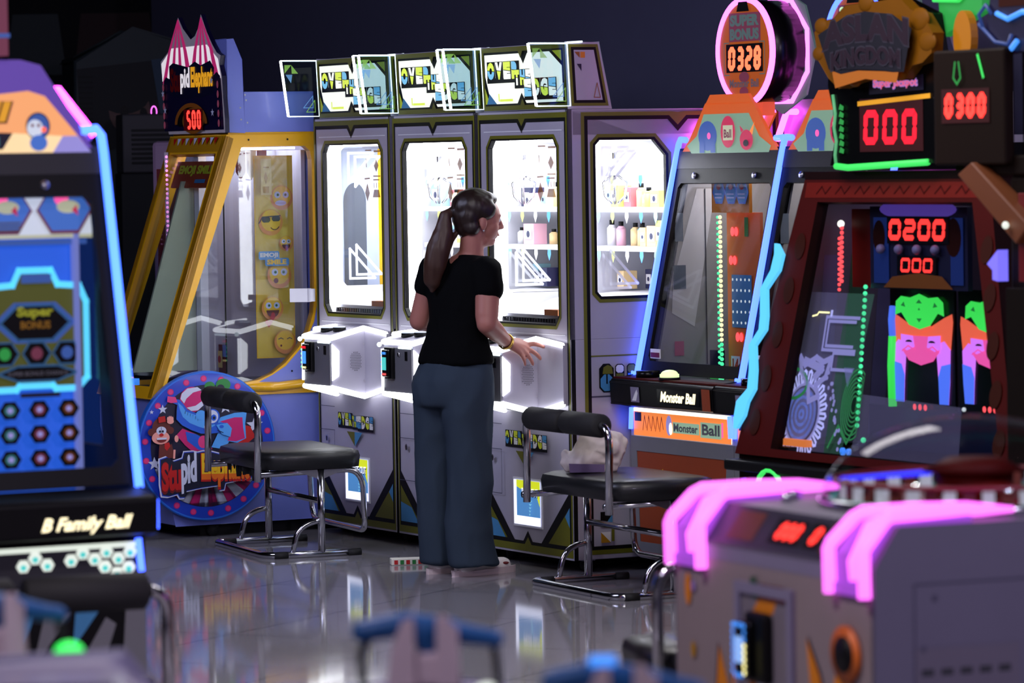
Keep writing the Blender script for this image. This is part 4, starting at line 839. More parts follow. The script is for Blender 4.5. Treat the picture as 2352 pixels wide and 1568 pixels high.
    for sx in (-1, 1):
        g = G(); g.prism([(sx * .22, 1.915), (sx * .305, 1.915), (sx * .405, 1.79), (sx * .395, 1.775), (sx * .32, 1.80)], 'y', WY + .025, WY + .035, 'violet_panel' if fam else 'hdr_orange'); wg = g.obj('header_wing', hd)
        g = G(); g.tube([(sx * .225, WY + .022, 1.918), (sx * .30, WY + .022, 1.918), (sx * .405, WY + .022, 1.792)], .0115, 'led_pink_hot', 8); g.obj('wing_led', wg)
        g = G(); g.tube([(sx * .25, WY + .15, 1.918), (sx * .33, WY + .15, 1.918), (sx * .408, WY + .15, 1.80)], .014, 'led_pink_hot', 8); g.obj('rear_wing_led', wg)
        g = G(); g.prism([(sx * .30, 1.79), (sx * .38, 1.79), (sx * .34, 1.80), (sx * .30, 1.83)], 'y', WY + .01, WY + .02, 'peach_light'); g.obj('wing_print', wg)
        if not fam:
            g = G(); g.tube([(sx * (W + .002), .37, 1.78), (sx * (W + .002), .37, 1.875)], .014, 'pink_glow_added', 8); g.obj('hidden_glow_tube', wg)  # hidden tube added to throw pink glow on the claw machine's side
            g = G(); g.prism([(sx * .40, 1.93), (sx * .385, 1.93), (sx * .24, 2.22), (sx * .25, 2.22)], 'y', .60, .61, 'lav_body'); g.obj('sign_strut', hd)
    if not fam:
        g = G(); g.box(-.40, .40, .76, .80, 1.77, 1.97, 'claw_grey'); g.box(-.40, .40, .80, .93, 1.77, 1.80, 'claw_grey'); g.obj('header_back', hd)
    # round bonus sign
    dz, dr = (2.165, .215) if not fam else (2.24, .21); dy = .33 if not fam else .20
    g = G()
    if fam: g.box(-.30, .128, dy, dy + .1, 2.01, 2.60, 'mauve')
    else: g.tube([(0, dy, dz), (0, dy + .16, dz)], dr - .004, 'black_gloss', 48)
    dsn = g.obj('bonus_sign', t)
    A = Art(*FRONT(dy - .001))
    if not fam: A.poly(circ(0, dz, dr - .006, n=48), 'bonus_orange')
    if not fam:
        lit = 'bonus_teal' if kind == 'a' else 'bonus_cream'
        A.rect(-.125, .125, dz + .042, dz + .160, 'mauve'); A.text('SUPER', -.115, dz + .105, .23, .048, lit, .06); A.text('BONUS', -.115, dz + .048, .23, .048, lit, .06)
        A.rect(-.145, .145, dz - .085, dz + .032, 'black'); A.seg7('0328', -.132, dz - .078, .26, .100, .023, 'digit_orange', .18, .06)
        for q in (-1, 1): A.line([(q * .12, dz + .038), (q * .16, dz + .038), (q * .16, dz - .095), (q * .12, dz - .095)], .004, 'bonus_teal', k=6)
        A.k = 7; A.poly(circ(0, dz - .105, .04, .022, 16), 'mauve'); A.text('Monster Ball', -.115, dz - .148, .23, .034, 'grey', .04); A.poly(circ(0, dz - .165, .035, .02, 14), 'mauve'); A.poly([(-.05, dz + .165), (.05, dz + .165), (.035, dz + .205), (-.035, dz + .205)], 'black')
    else: A.line([(-.3, 2.065), (.128, 2.065)], .012, 'hdr_blue')
    A.obj('sign_face', dsn)
    if not fam:
        g = G(); g.tube([(dr * math.cos(a_), dy - .002, dz + dr * math.sin(a_)) for a_ in [R(q * 7.5) for q in range(48)]], .0125, 'led_pink' if kind == 'a' else 'led_blue', 8, True); g.obj('sign_led_ring', dsn)
        g = G(); g.tube([((dr + .01) * math.cos(a_), dy + .17, dz + (dr + .01) * math.sin(a_)) for a_ in [R(q * 45 + 22) for q in range(8)]], .010, 'led_pink', 8, True); g.obj('rear_led_ring', dsn)
        g = G(); g.prism(circ(0, dz, dr + .045, n=8), 'y', dy + .175, dy + .185, 'bonus_teal'); g.obj('sign_backplate', dsn)
        g = G(); g.box(-.03, .03, dy + .06, dy + .12, 1.9, dz - dr + .01, 'hdr_orange'); g.obj('sign_stem', dsn)
    else:
        g = G(); g.box(-.06, .06, dy + .03, dy + .09, 1.9, 2.02, 'violet_panel'); g.obj('sign_stem', dsn)
    # what stands inside the glass
    if not fam:
        by_ = .36; xo = -.34
        g = G(); g.box(xo + .12, xo + .385, by_, by_ + .015, .76, 1.50, 'inner_orange'); pb = g.obj('score_board', t)
        A = Art((xo, by_ - .002, 0), X1, Z1, NY)
        for z_, x_ in ((1.42, .17), (1.30, .155), (.98, .20)): A.poly(circ(x_, z_, .016, .02, 10), 'dot_red', 1); A.poly(circ(x_ + .03, z_, .016, .02, 10), 'dot_red', 1)
        A.rect(.16, .32, 1.02, 1.24, 'sky', 2)
        for r_ in range(5):
            for c2 in range(5): A.poly(circ(.17 + c2 * .033, 1.04 + r_ * .045, .006, n=8), 'hex_white', 3)
        A.rect(.27, .30, 1.40, 1.48, 'art_green', 3); A.rect(.15, .22, .82, .90, 'prize_white', 3); A.text('14', .16, .83, .05, .06, 'art_red', .05, k=4)
        A.obj('board_print', pb)
        g = G(); g.box(xo + .10, xo + .40, by_ - .06, by_ - .045, 1.50, 1.66, 'art_amber'); rc = g.obj('rule_board', t)
        A = Art((xo, by_ - .062, 0), X1, Z1, NY)
        for x_ in (.165, .27, .365): A.poly(hexa2(x_, 1.585, .052, .055), 'hdr_blue'); A.poly(hexa2(x_, 1.585, .044, .047), 'sky'); A.poly(circ(x_, 1.607, .018, .012, 12), 'art_red'); A.rect(x_ - .028, x_ + .028, 1.56, 1.565, 'art_white'); A.rect(x_ - .028, x_ + .028, 1.575, 1.58, 'art_white')
        A.obj('rule_cards', rc)
        for n_, dx_, st_, r2, ct in (('led_column', .115, .0205, .0085, 34), ('led_column', .095, .0235, .0065, 30)):
            g = G()
            for i in range(ct): g.ball((xo + dx_, by_ - .03, 1.48 - i * st_), r2, 'dot_warm' if r2 > .008 and i < 26 else 'dot_green', 8, 6)
            tag(g.obj(n_, t), None, None, kind='stuff')
        g = G(); g.box(xo + .0, xo + .09, by_ - .02, by_, .76, .92, 'navy'); g.box(xo + .015, xo + .075, by_ - .03, by_ - .02, .79, .84, 'green_dim'); g.obj('counter_box', t)
        g = G(); g.prism([(.08, .74), (.92, .74), (.92, 1.72), (.29, 1.72)], 'x', -.395, -.38, 'wall_board'); wl = g.obj('inner_wall', t)
        A = Art((-.38, 0, 0), Y1, Z1, X1); A.poly([(.19, 1.22), (.31, 1.60), (.40, 1.60), (.29, 1.02), (.18, 1.08)], 'wall_board2'); A.rect(.20, .24, 1.38, 1.50, 'wall_board3'); A.rect(.19, .25, 1.18, 1.28, 'wall_board3'); A.rect(.19, .235, .90, .96, 'mauve'); A.rect(.345, .35, .78, 1.6, 'dark_grey'); A.rect(.14, .40, .80, .86, 'grey'); A.obj('wall_notices', wl)
        g = G(); g.box(-.36, -.28, .062, .066, .895, .935, 'prize_white'); g.box(-.355, -.285, .060, .062, .90, .92, 'art_dred'); g.obj('notice_card', t)
        g = G(); g.box(-.33, .2, .30, .62, 1.725, 1.735, 'cabinet_fill2'); g.obj('inner_light_panel', t)  # added fill panel that lights the inner wall
    else:
        g = G(); g.box(-W + .02, W - .06, .34, .35, .74, 1.72, 'blue_wall'); g.obj('play_wall', t)
        for xo in (-.165, .235):
            T = lambda x, z, xo=xo: (x * 1.0 + xo, z)
            A = Art((0, .32, 0), X1, Z1, NY, T)
            bo = [(-.155, 1.33), (-.155, 1.12), (-.125, 1.09), (-.06, 1.09), (-.05, 1.10), (.05, 1.10), (.06, 1.09), (.125, 1.09), (.155, 1.12), (.155, 1.33), (.135, 1.375), (.07, 1.38), (.05, 1.42), (-.045, 1.42), (-.065, 1.38), (-.135, 1.375)]
            A.poly(bo, 'olive'); A.line(bo, .018, 'neon_cyan', True)
            A.poly(hexa2(0, 1.275, .125, .065), 'hdr_blue'); A.poly(hexa2(0, 1.275, .10, .052), 'black'); A.line(hexa2(0, 1.275, .105, .055), .006, 'sky', True)
            A.text('Super', -.055, 1.285, .11, .035, 'lime_bright', .05); A.text('BONUS', -.045, 1.258, .09, .022, 'yellow_dark', .04)
            for x_, mt in ((-.095, 'green_dim'), (0, 'mauve'), (.09, 'hdr_blue')): A.poly(hexa2(x_, 1.19, .042, .036), 'black'); A.line(hexa2(x_, 1.19, .042, .036), .005, 'sky', True); A.poly(circ(x_, 1.19, .018, n=12), mt)
            A.poly(hexa2(0, 1.135, .12, .024), 'black'); A.line(hexa2(0, 1.135, .12, .024), .006, 'sky', True); A.text('SUPER BONUS CHANCE', -.09, 1.129, .18, .012, 'grey', .02); A.rect(-.045, .045, 1.385, 1.41, 'hdr_blue')
            A.line([(-.05, 1.075), (.06, 1.075)], .012, 'navy')
            for r_ in range(3):
                for i, mt in enumerate(('green_dim', 'mauve', 'fire_white')): A.poly(hexa2(-.09 + i * .088, 1.035 - r_ * .068, .032, .028), 'black', 30); A.poly(circ(-.09 + i * .088, 1.035 - r_ * .068, .017, .015, 12), 'mauve' if i == 1 else ('hex_teald' if i == 0 else 'bronze'), 31); A.poly(circ(-.09 + i * .088, 1.035 - r_ * .068, .009, .008, 10), 'lilac', 32)
            A.obj('bonus_board', t)
            A = Art((0, .31, 0), X1, Z1, NY, T); A.rect(-.19, .185, 1.515, 1.65, 'card_white'); A.rect(-.19, .185, 1.508, 1.518, 'led_creamd')
            for x_ in (-.09, .085): A.poly(hexa2(x_, 1.585, .085, .075), 'mauve'); A.poly(hexa2(x_, 1.588, .078, .068), 'card_blue'); A.poly(circ(x_ - .01, 1.62, .022, n=14), 'head_pink'); A.poly(circ(x_ + .01, 1.595, .035, .018, 16), 'led_creamd'); A.poly([(x_ + .02, 1.585), (x_ + .04, 1.57), (x_ + .035, 1.60)], 'head_pinkd'); [A.rect(x_ - .045, x_ + .045, 1.55 - q * .01, 1.555 - q * .01, 'grey', 20) for q in range(3)]; A.k = 21
            A.obj('rule_cards', t)
        g = G(); g.box(-W + .02, W - .02, .32, .33, 1.49, 1.505, 'hdr_blue'); g.obj('card_rail', t)
        g = G(); g.box(.352, .366, .30, .33, .75, 1.68, 'lilac_post'); g.obj('glass_post', t)
        g = G(); g.tube([(-.28, .25, .98), (-.20, .25, .93), (-.10, .25, .90), (-.12, .25, .92)], .009, 'led_pink', 6); g.tube([(-.28, .25, .95), (-.14, .25, .89)], .007, 'led_pink', 6); g.obj('pink_led_rail', t)
        g = G(); g.box(-.35, .35, .24, .30, 1.70, 1.71, 'cabinet_blue'); g.obj('inner_light_panel', t)
    for x_, y_ in ((-.33, .12), (.33, .12)):
        g = G(); g.cyl((x_ - .012, y_, .028), (x_ + .012, y_, .028), .028, 'rubber', 14); g.obj('caster', t)
    return t
def X_(x): return Vector((x, 0, 0))
glow('pink_glow_added', (1, .12, .92), 22, True); glow('head_pinkd', (.75, .03, .12), .5); glow('led_creamd', (.6, .62, .42), .6); glow('hex_teald', (.05, .25, .28), .4); glow('card_white', (.62, .68, .80), .8); glow('card_blue', (.06, .17, .6), .7)
glow('olive', (.07, .075, .01), .8); mat('inner_orange', S(225, 110, 50), .5); mat('wall_board', S(155, 150, 146), .6); mat('wall_board2', S(205, 200, 198), .6); mat('wall_board3', S(90, 100, 112), .6); mat('door_orange', S(150, 62, 26), .5); glow('lilac_post', (.18, .22, .6), .7)
glow('cabinet_fill2', (1, .95, .9), 7.0, True); glow('cabinet_blue', (.12, .25, 1), 3.2, True)
ballm('orange ball machine with a pink ringed 0328 bonus sign, right of the claw machines', ROW(.4475, .265), ROWA, 'a')
ballm('orange ball machine with a blue ringed bonus sign, mostly behind the green edged sign', ROW(1.2875, .265), ROWA, 'b')
ballm('large ball machine at the left with a cyan edge light and blue interior', (-1.40, 11.12, 0), R(28), 'family').scale = (1, 1, 1.015)
glow('deep_blue', (.02, .03, 1), 1.4)
glow('fire_dim', (.5, .14, .01), .5); mat('brown_dark', S(20, 10, 6), .7); mat('brown_dark2', S(16, 8, 5), .7); mat('sign_brown', S(26, 14, 8), .6); mat('art_brown2', S(110, 58, 26), .5); glow('blue_dim', (.03, .07, .28), .5)
mat('lion_haze', S(120, 105, 120), .4); mat('violet_grey', S(120, 110, 150), .4); mat('green_grey', S(70, 110, 80), .4); mat('red_grey', S(130, 60, 70), .4); glow('lion_fill', (.85, .75, 1), 3.2, True); mat('dim_greenish', S(50, 80, 60), .5); mat('reader_plate', S(120, 112, 124), .5); glow('screen_pale', (.25, .45, .9), .9); mat('art_orange2', S(190, 92, 20), .5); mat('panel_dark', S(40, 44, 58), .4); mat('art_brown3', S(96, 46, 22), .5); glow('handle_pink', (1, .15, .96), 2.1, True); glow('handle_violet', (.42, .08, .75), .55)
glow('block_lit', (.42, .44, .5), .7); mat('table_red', S(120, 20, 40), .4); mat('table_brown', S(110, 50, 36), .5); glow('teal_dim', (.05, .3, .25), .5); mat('grille_bg', S(96, 90, 104), .5); glow('lilac_dim', (.2, .12, .35), .4)
glow('neon_ribbon', (.09, .50, .85), 1.15); glow('neon_violet', (.2, .17, 1), 1.0); mat('bulb_grey', S(150, 140, 175), .3); mat('gold_dim', S(120, 74, 10), .5); mat('oxblood2', S(110, 26, 18), .5); mat('bronze_dim', S(56, 20, 8), .5); glow('art_blue_dim', (.01, .03, .16), .5); mat('navy2', S(16, 26, 56), .3)
glow('engrave', (.42, .40, .75), .62); glow('engrave_bright', (.6, .6, 1), .9); glow('engrave_blue', (.20, .28, .75), .6); glow('engrave_green', (.05, .38, .10), .5); film('engrave_fill', (.35, .35, .65), .3, .5); film('haze_film', (.30, .27, .40), .22, .35); film('haze_green', (.12, .35, .18), .22, .35)
glow('green_edge', (.10, .42, .18), .7); glow('display_dark', (.05, .0, .0), .3); glow('jackpot_violet', (.45, .25, .75), .7); glow('jackpot_pink', (.9, .14, .25), .8); mat('outline_dk', S(16, 14, 26), .5); mat('letter_edge', S(54, 50, 62), .4); mat('letter_dark', S(34, 12, 28), .5)
# ------------------------------------------------------------------ dark red lion machine with the green edged sign
def lion():
    t = thing('medal_machine', 'dark red glass fronted machine with glowing lion heads and a green edged sign', 'arcade machine', ROW(2.7, -.3), ROWA)
    zb, zt = .62, 1.64; yb, yt = 0, .20
    out = lambda z: (-.90 + (z - zb) / (zt - zb) * .20, .92 - (z - zb) / (zt - zb) * .42)
    g = G(); g.prism([(-.90, .06), (.92, .06), (.92, zb), (-.90, zb)], 'y', .02, 1.2, 'oxblood_dark'); g.prism([(-.86, 0), (.88, 0), (.88, .06), (-.86, .06)], 'y', .10, 1.1, 'rubber'); g.obj('lower_cabinet', t, .01)
    g = G(); g.box(-.92, .94, -.04, .06, .56, .60, 'black'); g.obj('front_ledge', t, .008)
    d = Vector((0, yt - yb, zt - zb)); L = d.length; d.normalize(); nn = Vector((0, -d.z, d.y)); o = Vector((0, yb, zb))
    g = G(); g.plate(o, X1, d, nn, [(-.90, 0), (.92, 0), (.50, L), (-.70, L)], [[(-.655, .03), (.80, .03), (.80, .10), (.415, L * .92), (-.59, L * .92)]], .05, 'oxblood', 'oxblood_dark', 'oxblood_dark'); fr = g.obj('front_frame', t, .004)
    A = Art(o, X1, d, nn)
    A.rect(-.68, .48, L * .935, L * .99, 'oxblood2')
    for i in range(9): A.line([(-.60 + i * .13, L * .95), (-.57 + i * .13, L * .975), (-.54 + i * .13, L * .95), (-.51 + i * .13, L * .975)], .006, 'oxblood', k=3)
    for q in (.12, .28, .44, .60, .76): A.poly(circ(-.86 + .20 * q + .05, L * q, .035, .05, 14), 'bronze_dim', 4); A.poly(circ(.86 - .38 * q - .02, L * q, .035, .05, 14), 'bronze_dim', 4)
    A.obj('frame_ornament', fr)
    g = G(); g.plate(o - nn * .03, X1, d, nn, [(-.70, .02), (.84, .02), (.84, .10), (.44, L * .94), (-.62, L * .94)], [], .005, 'dark_glass'); g.obj('front_window_pane', fr)
    for sx in (-1, 1):
        g = G(); x0, x1 = (-.90, -.70) if sx < 0 else (.92, .50)
        g.hexa([(x0, .02, zb), (x0 - sx * .02, .02, zb), (x0 - sx * .02, 1.2, zb), (x0, 1.2, zb), (x1, .20, zt), (x1 - sx * .02, .20, zt), (x1 - sx * .02, 1.2, zt), (x1, 1.2, zt)], 'oxblood_dark'); g.obj('side_wall', t)
    g = G(); g.prism([(-.70, zt), (.50, zt), (.50, zt + .03), (-.70, zt + .03)], 'y', .2, 1.2, 'oxblood_dark'); g.obj('roof', t)
    g = G(); g.box(-.86, .88, 1.17, 1.19, zb, zt, 'oxblood_dark'); g.box(-.86, .88, .05, 1.17, zb, zb + .01, 'oxblood_dark'); g.obj('inner_lining', t)
    g = G(); g.hexa([(-.86, .10, zb + .02), (-.85, .10, zb + .02), (-.85, 1.1, zb + .02), (-.86, 1.1, zb + .02), (-.70, .27, zt - .05), (-.69, .27, zt - .05), (-.69, 1.1, zt - .05), (-.70, 1.1, zt - .05)], 'lion_haze'); lw = g.obj('inner_wall', t)  # grey-violet wall and bands stand in for reflected haze in the glass
    A = Art((-.845, .0, zb), Y1, Vector((.15, 0, .97)).normalized(), X1)
    for y_, mt in ((.30, 'violet_grey'), (.42, 'green_grey'), (.55, 'violet_grey'), (.68, 'red_grey')): A.rect(y_, y_ + .07, .05, .92, mt, 1)
    A.obj('wall_bands', lw)
    g = G(); g.box(-.55, .35, .45, .60, zt - .04, zt - .02, 'lion_fill'); g.obj('inner_light_panel', t)  # added violet-white fill panel, brightens the inner wall
    g = G(); g.tube([(-.60 + .085 * math.cos(R(q * 20)), -.035, .50 + .075 * math.sin(R(q * 20))) for q in range(10)], .010, 'led_green', 6); g.obj('green_floor_light', t)
    g = G(); g.tube([(-.84, -.0, .53), (-.82, -.0, .46)], .010, 'deep_blue', 6); g.tube([(-.74, -.0, .53), (-.77, -.0, .46)], .010, 'deep_blue', 6); g.obj('blue_floor_light', t)
    # wavy light on the left beam
    def on(x, z, dn=.0): y = yb + (z - zb) / (zt - zb) * (yt - yb); return Vector((x, y, z)) + nn * dn
    for sx, nm in ((-1, 'neon_ribbon'),):
        cl = [(1.935, 1.40, .010), (1.965, 1.36, .030), (1.955, 1.30, .030), (1.895, 1.23, .022), (1.925, 1.13, .024), (1.93, 1.08, .024), (1.875, 1.02, .022), (1.905, .93, .024), (1.915, .86, .026), (1.865, .81, .040), (1.86, .76, .036), (1.845, .71, .010)]
        f = (lambda x, z: x - 2.73) if sx < 0 else (lambda x, z: .78 - (z - .7) * .38 - (x - 1.92) + .05)
        Lp = [on(f(x - w_, z) if sx < 0 else f(x + w_, z), z, .012) for x, z, w_ in cl]; Rp = [on(f(x + w_, z) if sx < 0 else f(x - w_, z), z, .012) for x, z, w_ in cl]
        g = G(); n = len(cl); vs = Lp + Rp + [p + nn * .014 for p in Lp] + [p + nn * .014 for p in Rp]
        fs = [(2 * n + i, 2 * n + i + 1, 3 * n + i + 1, 3 * n + i) for i in range(n - 1)] + [(i, i + 1, 2 * n + i + 1, 2 * n + i) for i in range(n - 1)] + [(n + i, n + i + 1, 3 * n + i + 1, 3 * n + i) for i in range(n - 1)] + [(0, n, 3 * n, 2 * n), (n - 1, 2 * n - 1, 4 * n - 1, 3 * n - 1)]
        g.add(vs, fs, 'neon_ribbon' if sx < 0 else 'neon_violet'); g.obj(nm, t)
    # displays
    g = G(); g.box(-.43, .20, .31, .33, 1.24, 1.54, 'navy'); db = g.obj('display_board', t)
    A = Art((0, .308, 0), X1, Z1, NY); A.poly(circ(-.11, 1.53, .25, .04, 24), 'violet_panel'); A.rect(-.40, -.30, 1.26, 1.50, 'art_blue_dim'); A.rect(.10, .18, 1.26, 1.50, 'art_blue_dim'); A.poly(circ(.12, 1.43, .05, .07, 18), 'bronze_dim'); A.poly(circ(-.36, 1.43, .04, .06, 18), 'bronze_dim')
    A.rect(-.305, .095, 1.405, 1.505, 'black'); A.rect(-.24, .015, 1.292, 1.362, 'black'); A.poly([(-.33, 1.245), (.12, 1.245), (.05, 1.29), (-.1, 1.30), (-.27, 1.285)], 'bronze'); [A.rect(-.23 + i * .032, -.208 + i * .032, 1.255, 1.272, 'sky', 6) for i in range(8)]; A.k = 7
    A.seg7('0200', -.295, 1.417, .365, .078, .020, 'digit', .18, .10); A.seg7('000', -.216, 1.302, .205, .052, .011, 'digit', .2, .10); A.obj('display_face', db)
    for i in range(4): g = G(); g.ball((-.33 + i * .118, .29, 1.385), .018, 'bulb_grey', 14, 10); g.obj('bulb', db)
    g = G(); g.box(-.60, -.46, .34, .35, 1.24, 1.53, 'oxblood2'); g.obj('inner_panel', t)
    # lion heads
    for cx, cz, s_ in ((-.245, 1.02, 1.0), (.20, 1.02, .95), (-.62, 1.02, .0)):
        if not s_: continue
        g = G(); g.box(cx - .21, cx + .21, .41, .42, .80, 1.24, 'black_gloss'); hp = g.obj('head_panel', t)
        A = Art((cx, .409, cz), X1, Z1, NY, lambda x, z, s_=s_: (x * s_, z * s_))
        A.poly([(-.205, .10), (-.20, .13), (-.15, .115), (-.06, .08), (.06, .08), (.15, .115), (.20, .13), (.205, .10), (.19, .0), (.165, -.02), (.12, .03), (-.12, .03), (-.165, -.02), (-.19, 0)], 'head_orange')
        for q in (-1, 1):
            A.poly([(q * .15, .03), (q * .19, .0), (q * .185, -.12), (q * .175, -.20), (q * .115, -.20), (q * .11, -.12), (q * .10, -.03), (q * .11, .02)], 'head_violet', 3); A.poly([(q * .19, -.05), (q * .185, -.12), (q * .175, -.20), (q * .115, -.20), (q * .11, -.10), (q * .13, -.06)], 'head_blue', 4)
        A.k = 4; A.poly([(-.13, .045), (.13, .045), (.12, -.01), (.08, -.045), (0, -.062), (-.08, -.045), (-.12, -.01)], 'head_pink'); A.poly([(-.13, .05), (-.05, .045), (-.04, .005), (-.09, -.01), (-.13, .0)], 'head_violet'); A.poly([(.13, .05), (.05, .045), (.04, .005), (.09, -.01), (.13, .0)], 'head_violet', A.k)
        for q in (-1, 1): A.poly(circ(q * .075, .022, .022, .008, 12, 0, 180), 'black', 8); A.line([(q * .04, -.005), (q * .08, .008), (q * .12, -.012)], .005, 'head_pink', k=8)
        A.k = 8; A.poly([(-.08, .075), (0, .06), (.08, .075), (.05, .11), (-.05, .11)], 'head_orange')
        A.poly([(-.16, .12), (-.155, .17), (-.12, .19), (-.06, .185), (0, .20), (.06, .185), (.12, .19), (.155, .17), (.16, .12), (.12, .13), (.07, .085), (0, .07), (-.07, .085), (-.12, .13)], 'head_green')
        for p in ([(-.02, .165), (0, .18), (.02, .165)], [(-.12, .155), (-.10, .17), (-.09, .15)], [(.12, .155), (.10, .17), (.09, .15)], [(-.018, .11), (0, .095), (.018, .11)], [(-.008, .14), (0, .15), (.008, .14)]): A.poly(p, 'green_dim', 12)
        A.k = 12; [A.poly(circ(x_, -.215, .012, n=10), 'dot_red', 13) for x_ in (-.035, 0, .035)]
        A.obj('head_artwork', hp)
    g = G(); g.tube([(-.43, .40, .80), (-.435, .40, .95), (-.425, .40, 1.06)], .016, 'head_green', 8); g.tube([(-.425, .40, 1.06), (-.43, .40, 1.12), (-.42, .40, 1.17)], .014, 'head_blue', 8); g.obj('side_neon', t)
    g = G(); g.box(-.62, .75, .42, .44, .64, .80, 'navy2'); g.obj('lower_screen', t)
    g = G()
    for i in range(22): g.ball((-.45 - .0033 * i, .30, 1.244 - i * .0245), .0085, 'dot_green', 8, 6)
    tag(g.obj('green_led_column', t), None, None, kind='stuff')
    g = G()
    for i in range(12): g.ball((-.622 - .0005 * i, .31, 1.46 - i * .018), .008, 'dot_red', 8, 6)
    for i in range(11): g.ball((-.640 - .0005 * i, .31, 1.42 - i * .019), .007, 'dot_red', 8, 6)
    g.ball((-.628, .31, 1.475), .014, 'led_warm', 10, 8); tag(g.obj('red_led_column', t), None, None, kind='stuff')
    # engraved clear figures behind the glass on the left
    kz = L / (zt - zb); A = Art(o - nn * .085, X1, d, nn, lambda x, z: (x, (z - zb) * kz), .003)
    cx, cz = -.60, .79
    A.rect(-.72, -.42, .66, 1.24, 'haze_film', 0); A.poly([(-.42, .66), (-.30, .66), (-.24, 1.24), (-.42, 1.24)], 'haze_green', 0); A.poly([(-.24, .66), (.45, .66), (.42, .86), (-.22, .88)], 'haze_film', 0)
    A.ring(circ(cx, cz, .120, .120, 40), circ(cx, cz, .106, .106, 40), 'engrave', 1)
    for i in range(26):
        a_ = R(i * 360 / 26); u_ = Vector((math.cos(a_), math.sin(a_))); v_ = Vector((-u_.y, u_.x)); c_ = Vector((cx, cz))
        pts = [c_ + u_ * .118 - v_ * .009, c_ + u_ * .155 - v_ * .009, c_ + u_ * .162, c_ + u_ * .155 + v_ * .009, c_ + u_ * .118 + v_ * .009]; A.line([tuple(p) for p in pts], .0105, 'engrave_bright', k=1)
    for r_ in (.095, .07, .045, .02): A.ring(circ(cx, cz, r_, n=32), circ(cx, cz, r_ - .012, n=32), 'engrave_blue', 2)
    A.poly(circ(cx, cz, .10, n=32), 'engrave_fill', 2)
    for (x0, x1, z0, z1) in ((-.52, -.30, 1.03, 1.15), (-.50, -.32, 1.045, 1.135), (-.44, -.30, .96, 1.02)): A.line([(x1, z0), (x0, z0), (x0, z1), (x1, z1)], .012, 'engrave', k=3)
    A.line([(-.66, 1.0), (-.62, .97), (-.55, 1.0), (-.5, .985), (-.45, 1.0), (-.47, .93), (-.53, .90), (-.50, .86), (-.56, .84), (-.58, .90), (-.64, .95)], .022, 'engrave', True, 3); A.line([(-.62, .985), (-.5, .96), (-.54, .93)], .03, 'engrave', k=3)
    A.ring(circ(-.68, .90, .10, .06, 24), circ(-.68, .90, .085, .048, 24), 'engrave_green', 3)
    for i in range(7): A.ring(circ(-.245 - .0, .84, .085 - i * .010, .13 - i * .016, 28, 60, 300), circ(-.245, .84, .080 - i * .010, .124 - i * .016, 28, 60, 300), 'engrave_green', 4)
    A.line([(-.38, .68), (-.33, .76), (-.26, .70), (-.22, .76)], .01, 'engrave_green', k=4); A.poly([(-.35, .97), (-.28, .97), (-.31, .90)], 'engrave_fill', 4)
    rn = random.Random(9)
    for i in range(26): A.poly(circ(-.44 + i * .006 + rn.uniform(-.02, .02), .95 - i * .011 + rn.uniform(-.01, .01), .008, n=8), 'engrave', 5)
    A.line([(-.61, 1.15), (-.58, 1.155), (-.57, 1.165), (-.50, 1.165)], .006, 'dot_warm', k=5); A.rect(-.49, -.475, 1.15, 1.175, 'engrave_bright', 5)
    A.obj('engraved_figures', t)
    g = G(); g.box(-.80, -.50, .06, .09, .66, .685, 'marquee_orange'); g.box(-.72, -.60, .05, .10, .635, .655, 'black'); g.cyl((-.30, .1, .655), (-.30, .09, .655), .014, 'screen_blue', 12); g.cyl((-.26, .1, .655), (-.26, .09, .655), .012, 'screen_blue', 12); g.obj('coin_tray', t)
    g = G(); g.ball((-.20, .12, .70), .010, 'dot_green', 10, 8); g.ball((.42, .3, .88), .012, 'screen_blue', 10, 8); g.ball((.18, .3, .82), .008, 'hex_white', 10, 8); g.obj('small_lamp', t)
    # sign on top (at row y = -.15)
    Y_ = .15; so = [(-.44, 1.695), (.33, 1.70), (.33, 1.74), (.26, 1.75), (.26, 2.06), (.22, 2.22), (-.02, 2.30), (-.34, 2.22), (-.44, 2.12), (-.45, 1.98), (-.42, 1.90), (-.415, 1.85), (-.43, 1.83), (-.425, 1.80), (-.41, 1.78)]
    g = G(); g.prism(so, 'y', Y_, Y_ + .05, 'black_gloss'); sg = g.obj('top_sign', t, .004)
    g = G(); g.tube([(-.415, Y_ - .004, 1.95), (-.40, Y_ - .004, 1.88), (-.41, Y_ - .004, 1.83), (-.395, Y_ - .004, 1.78), (-.405, Y_ - .004, 1.73), (-.40, Y_ - .004, 1.70)], .006, 'green_edge', 8); g.tube([(-.40, Y_ - .004, 1.69), (-.32, Y_ - .004, 1.684), (.20, Y_ - .004, 1.700)], .012, 'led_green', 8); g.obj('green_edge_light', sg)
    g = G(); g.box(.345, .40, Y_ - .02, Y_, 1.70, 1.712, 'led_green'); g.obj('green_lamp', sg)
    A = Art((0, Y_ - .001, 0), X1, Z1, NY)
    A.rect(-.24, .17, 1.74, 1.93, 'display_dark'); A.seg7('000', -.218, 1.765, .345, .125, .027, 'digit_red', .30, .07)
    A.poly([(-.25, 1.905), (.22, 1.925), (.22, 1.942), (-.25, 1.922)], 'fire_orange'); A.poly([(-.17, 1.945), (.18, 1.955), (.18, 2.01), (-.17, 2.0)], 'outline'); A.text('Super Jackpot', -.145, 1.960, .29, .04, 'jackpot_violet', .09); A.text('Super Jackpot', -.14, 1.963, .28, .035, 'jackpot_pink', .02)
    for i in range(7): A.poly([(-.37, 1.74 + i * .026), (-.34, 1.735 + i * .026), (-.335, 1.75 + i * .026), (-.36, 1.76 + i * .026)], 'green_dim', 8)
    A.obj('sign_face', sg)
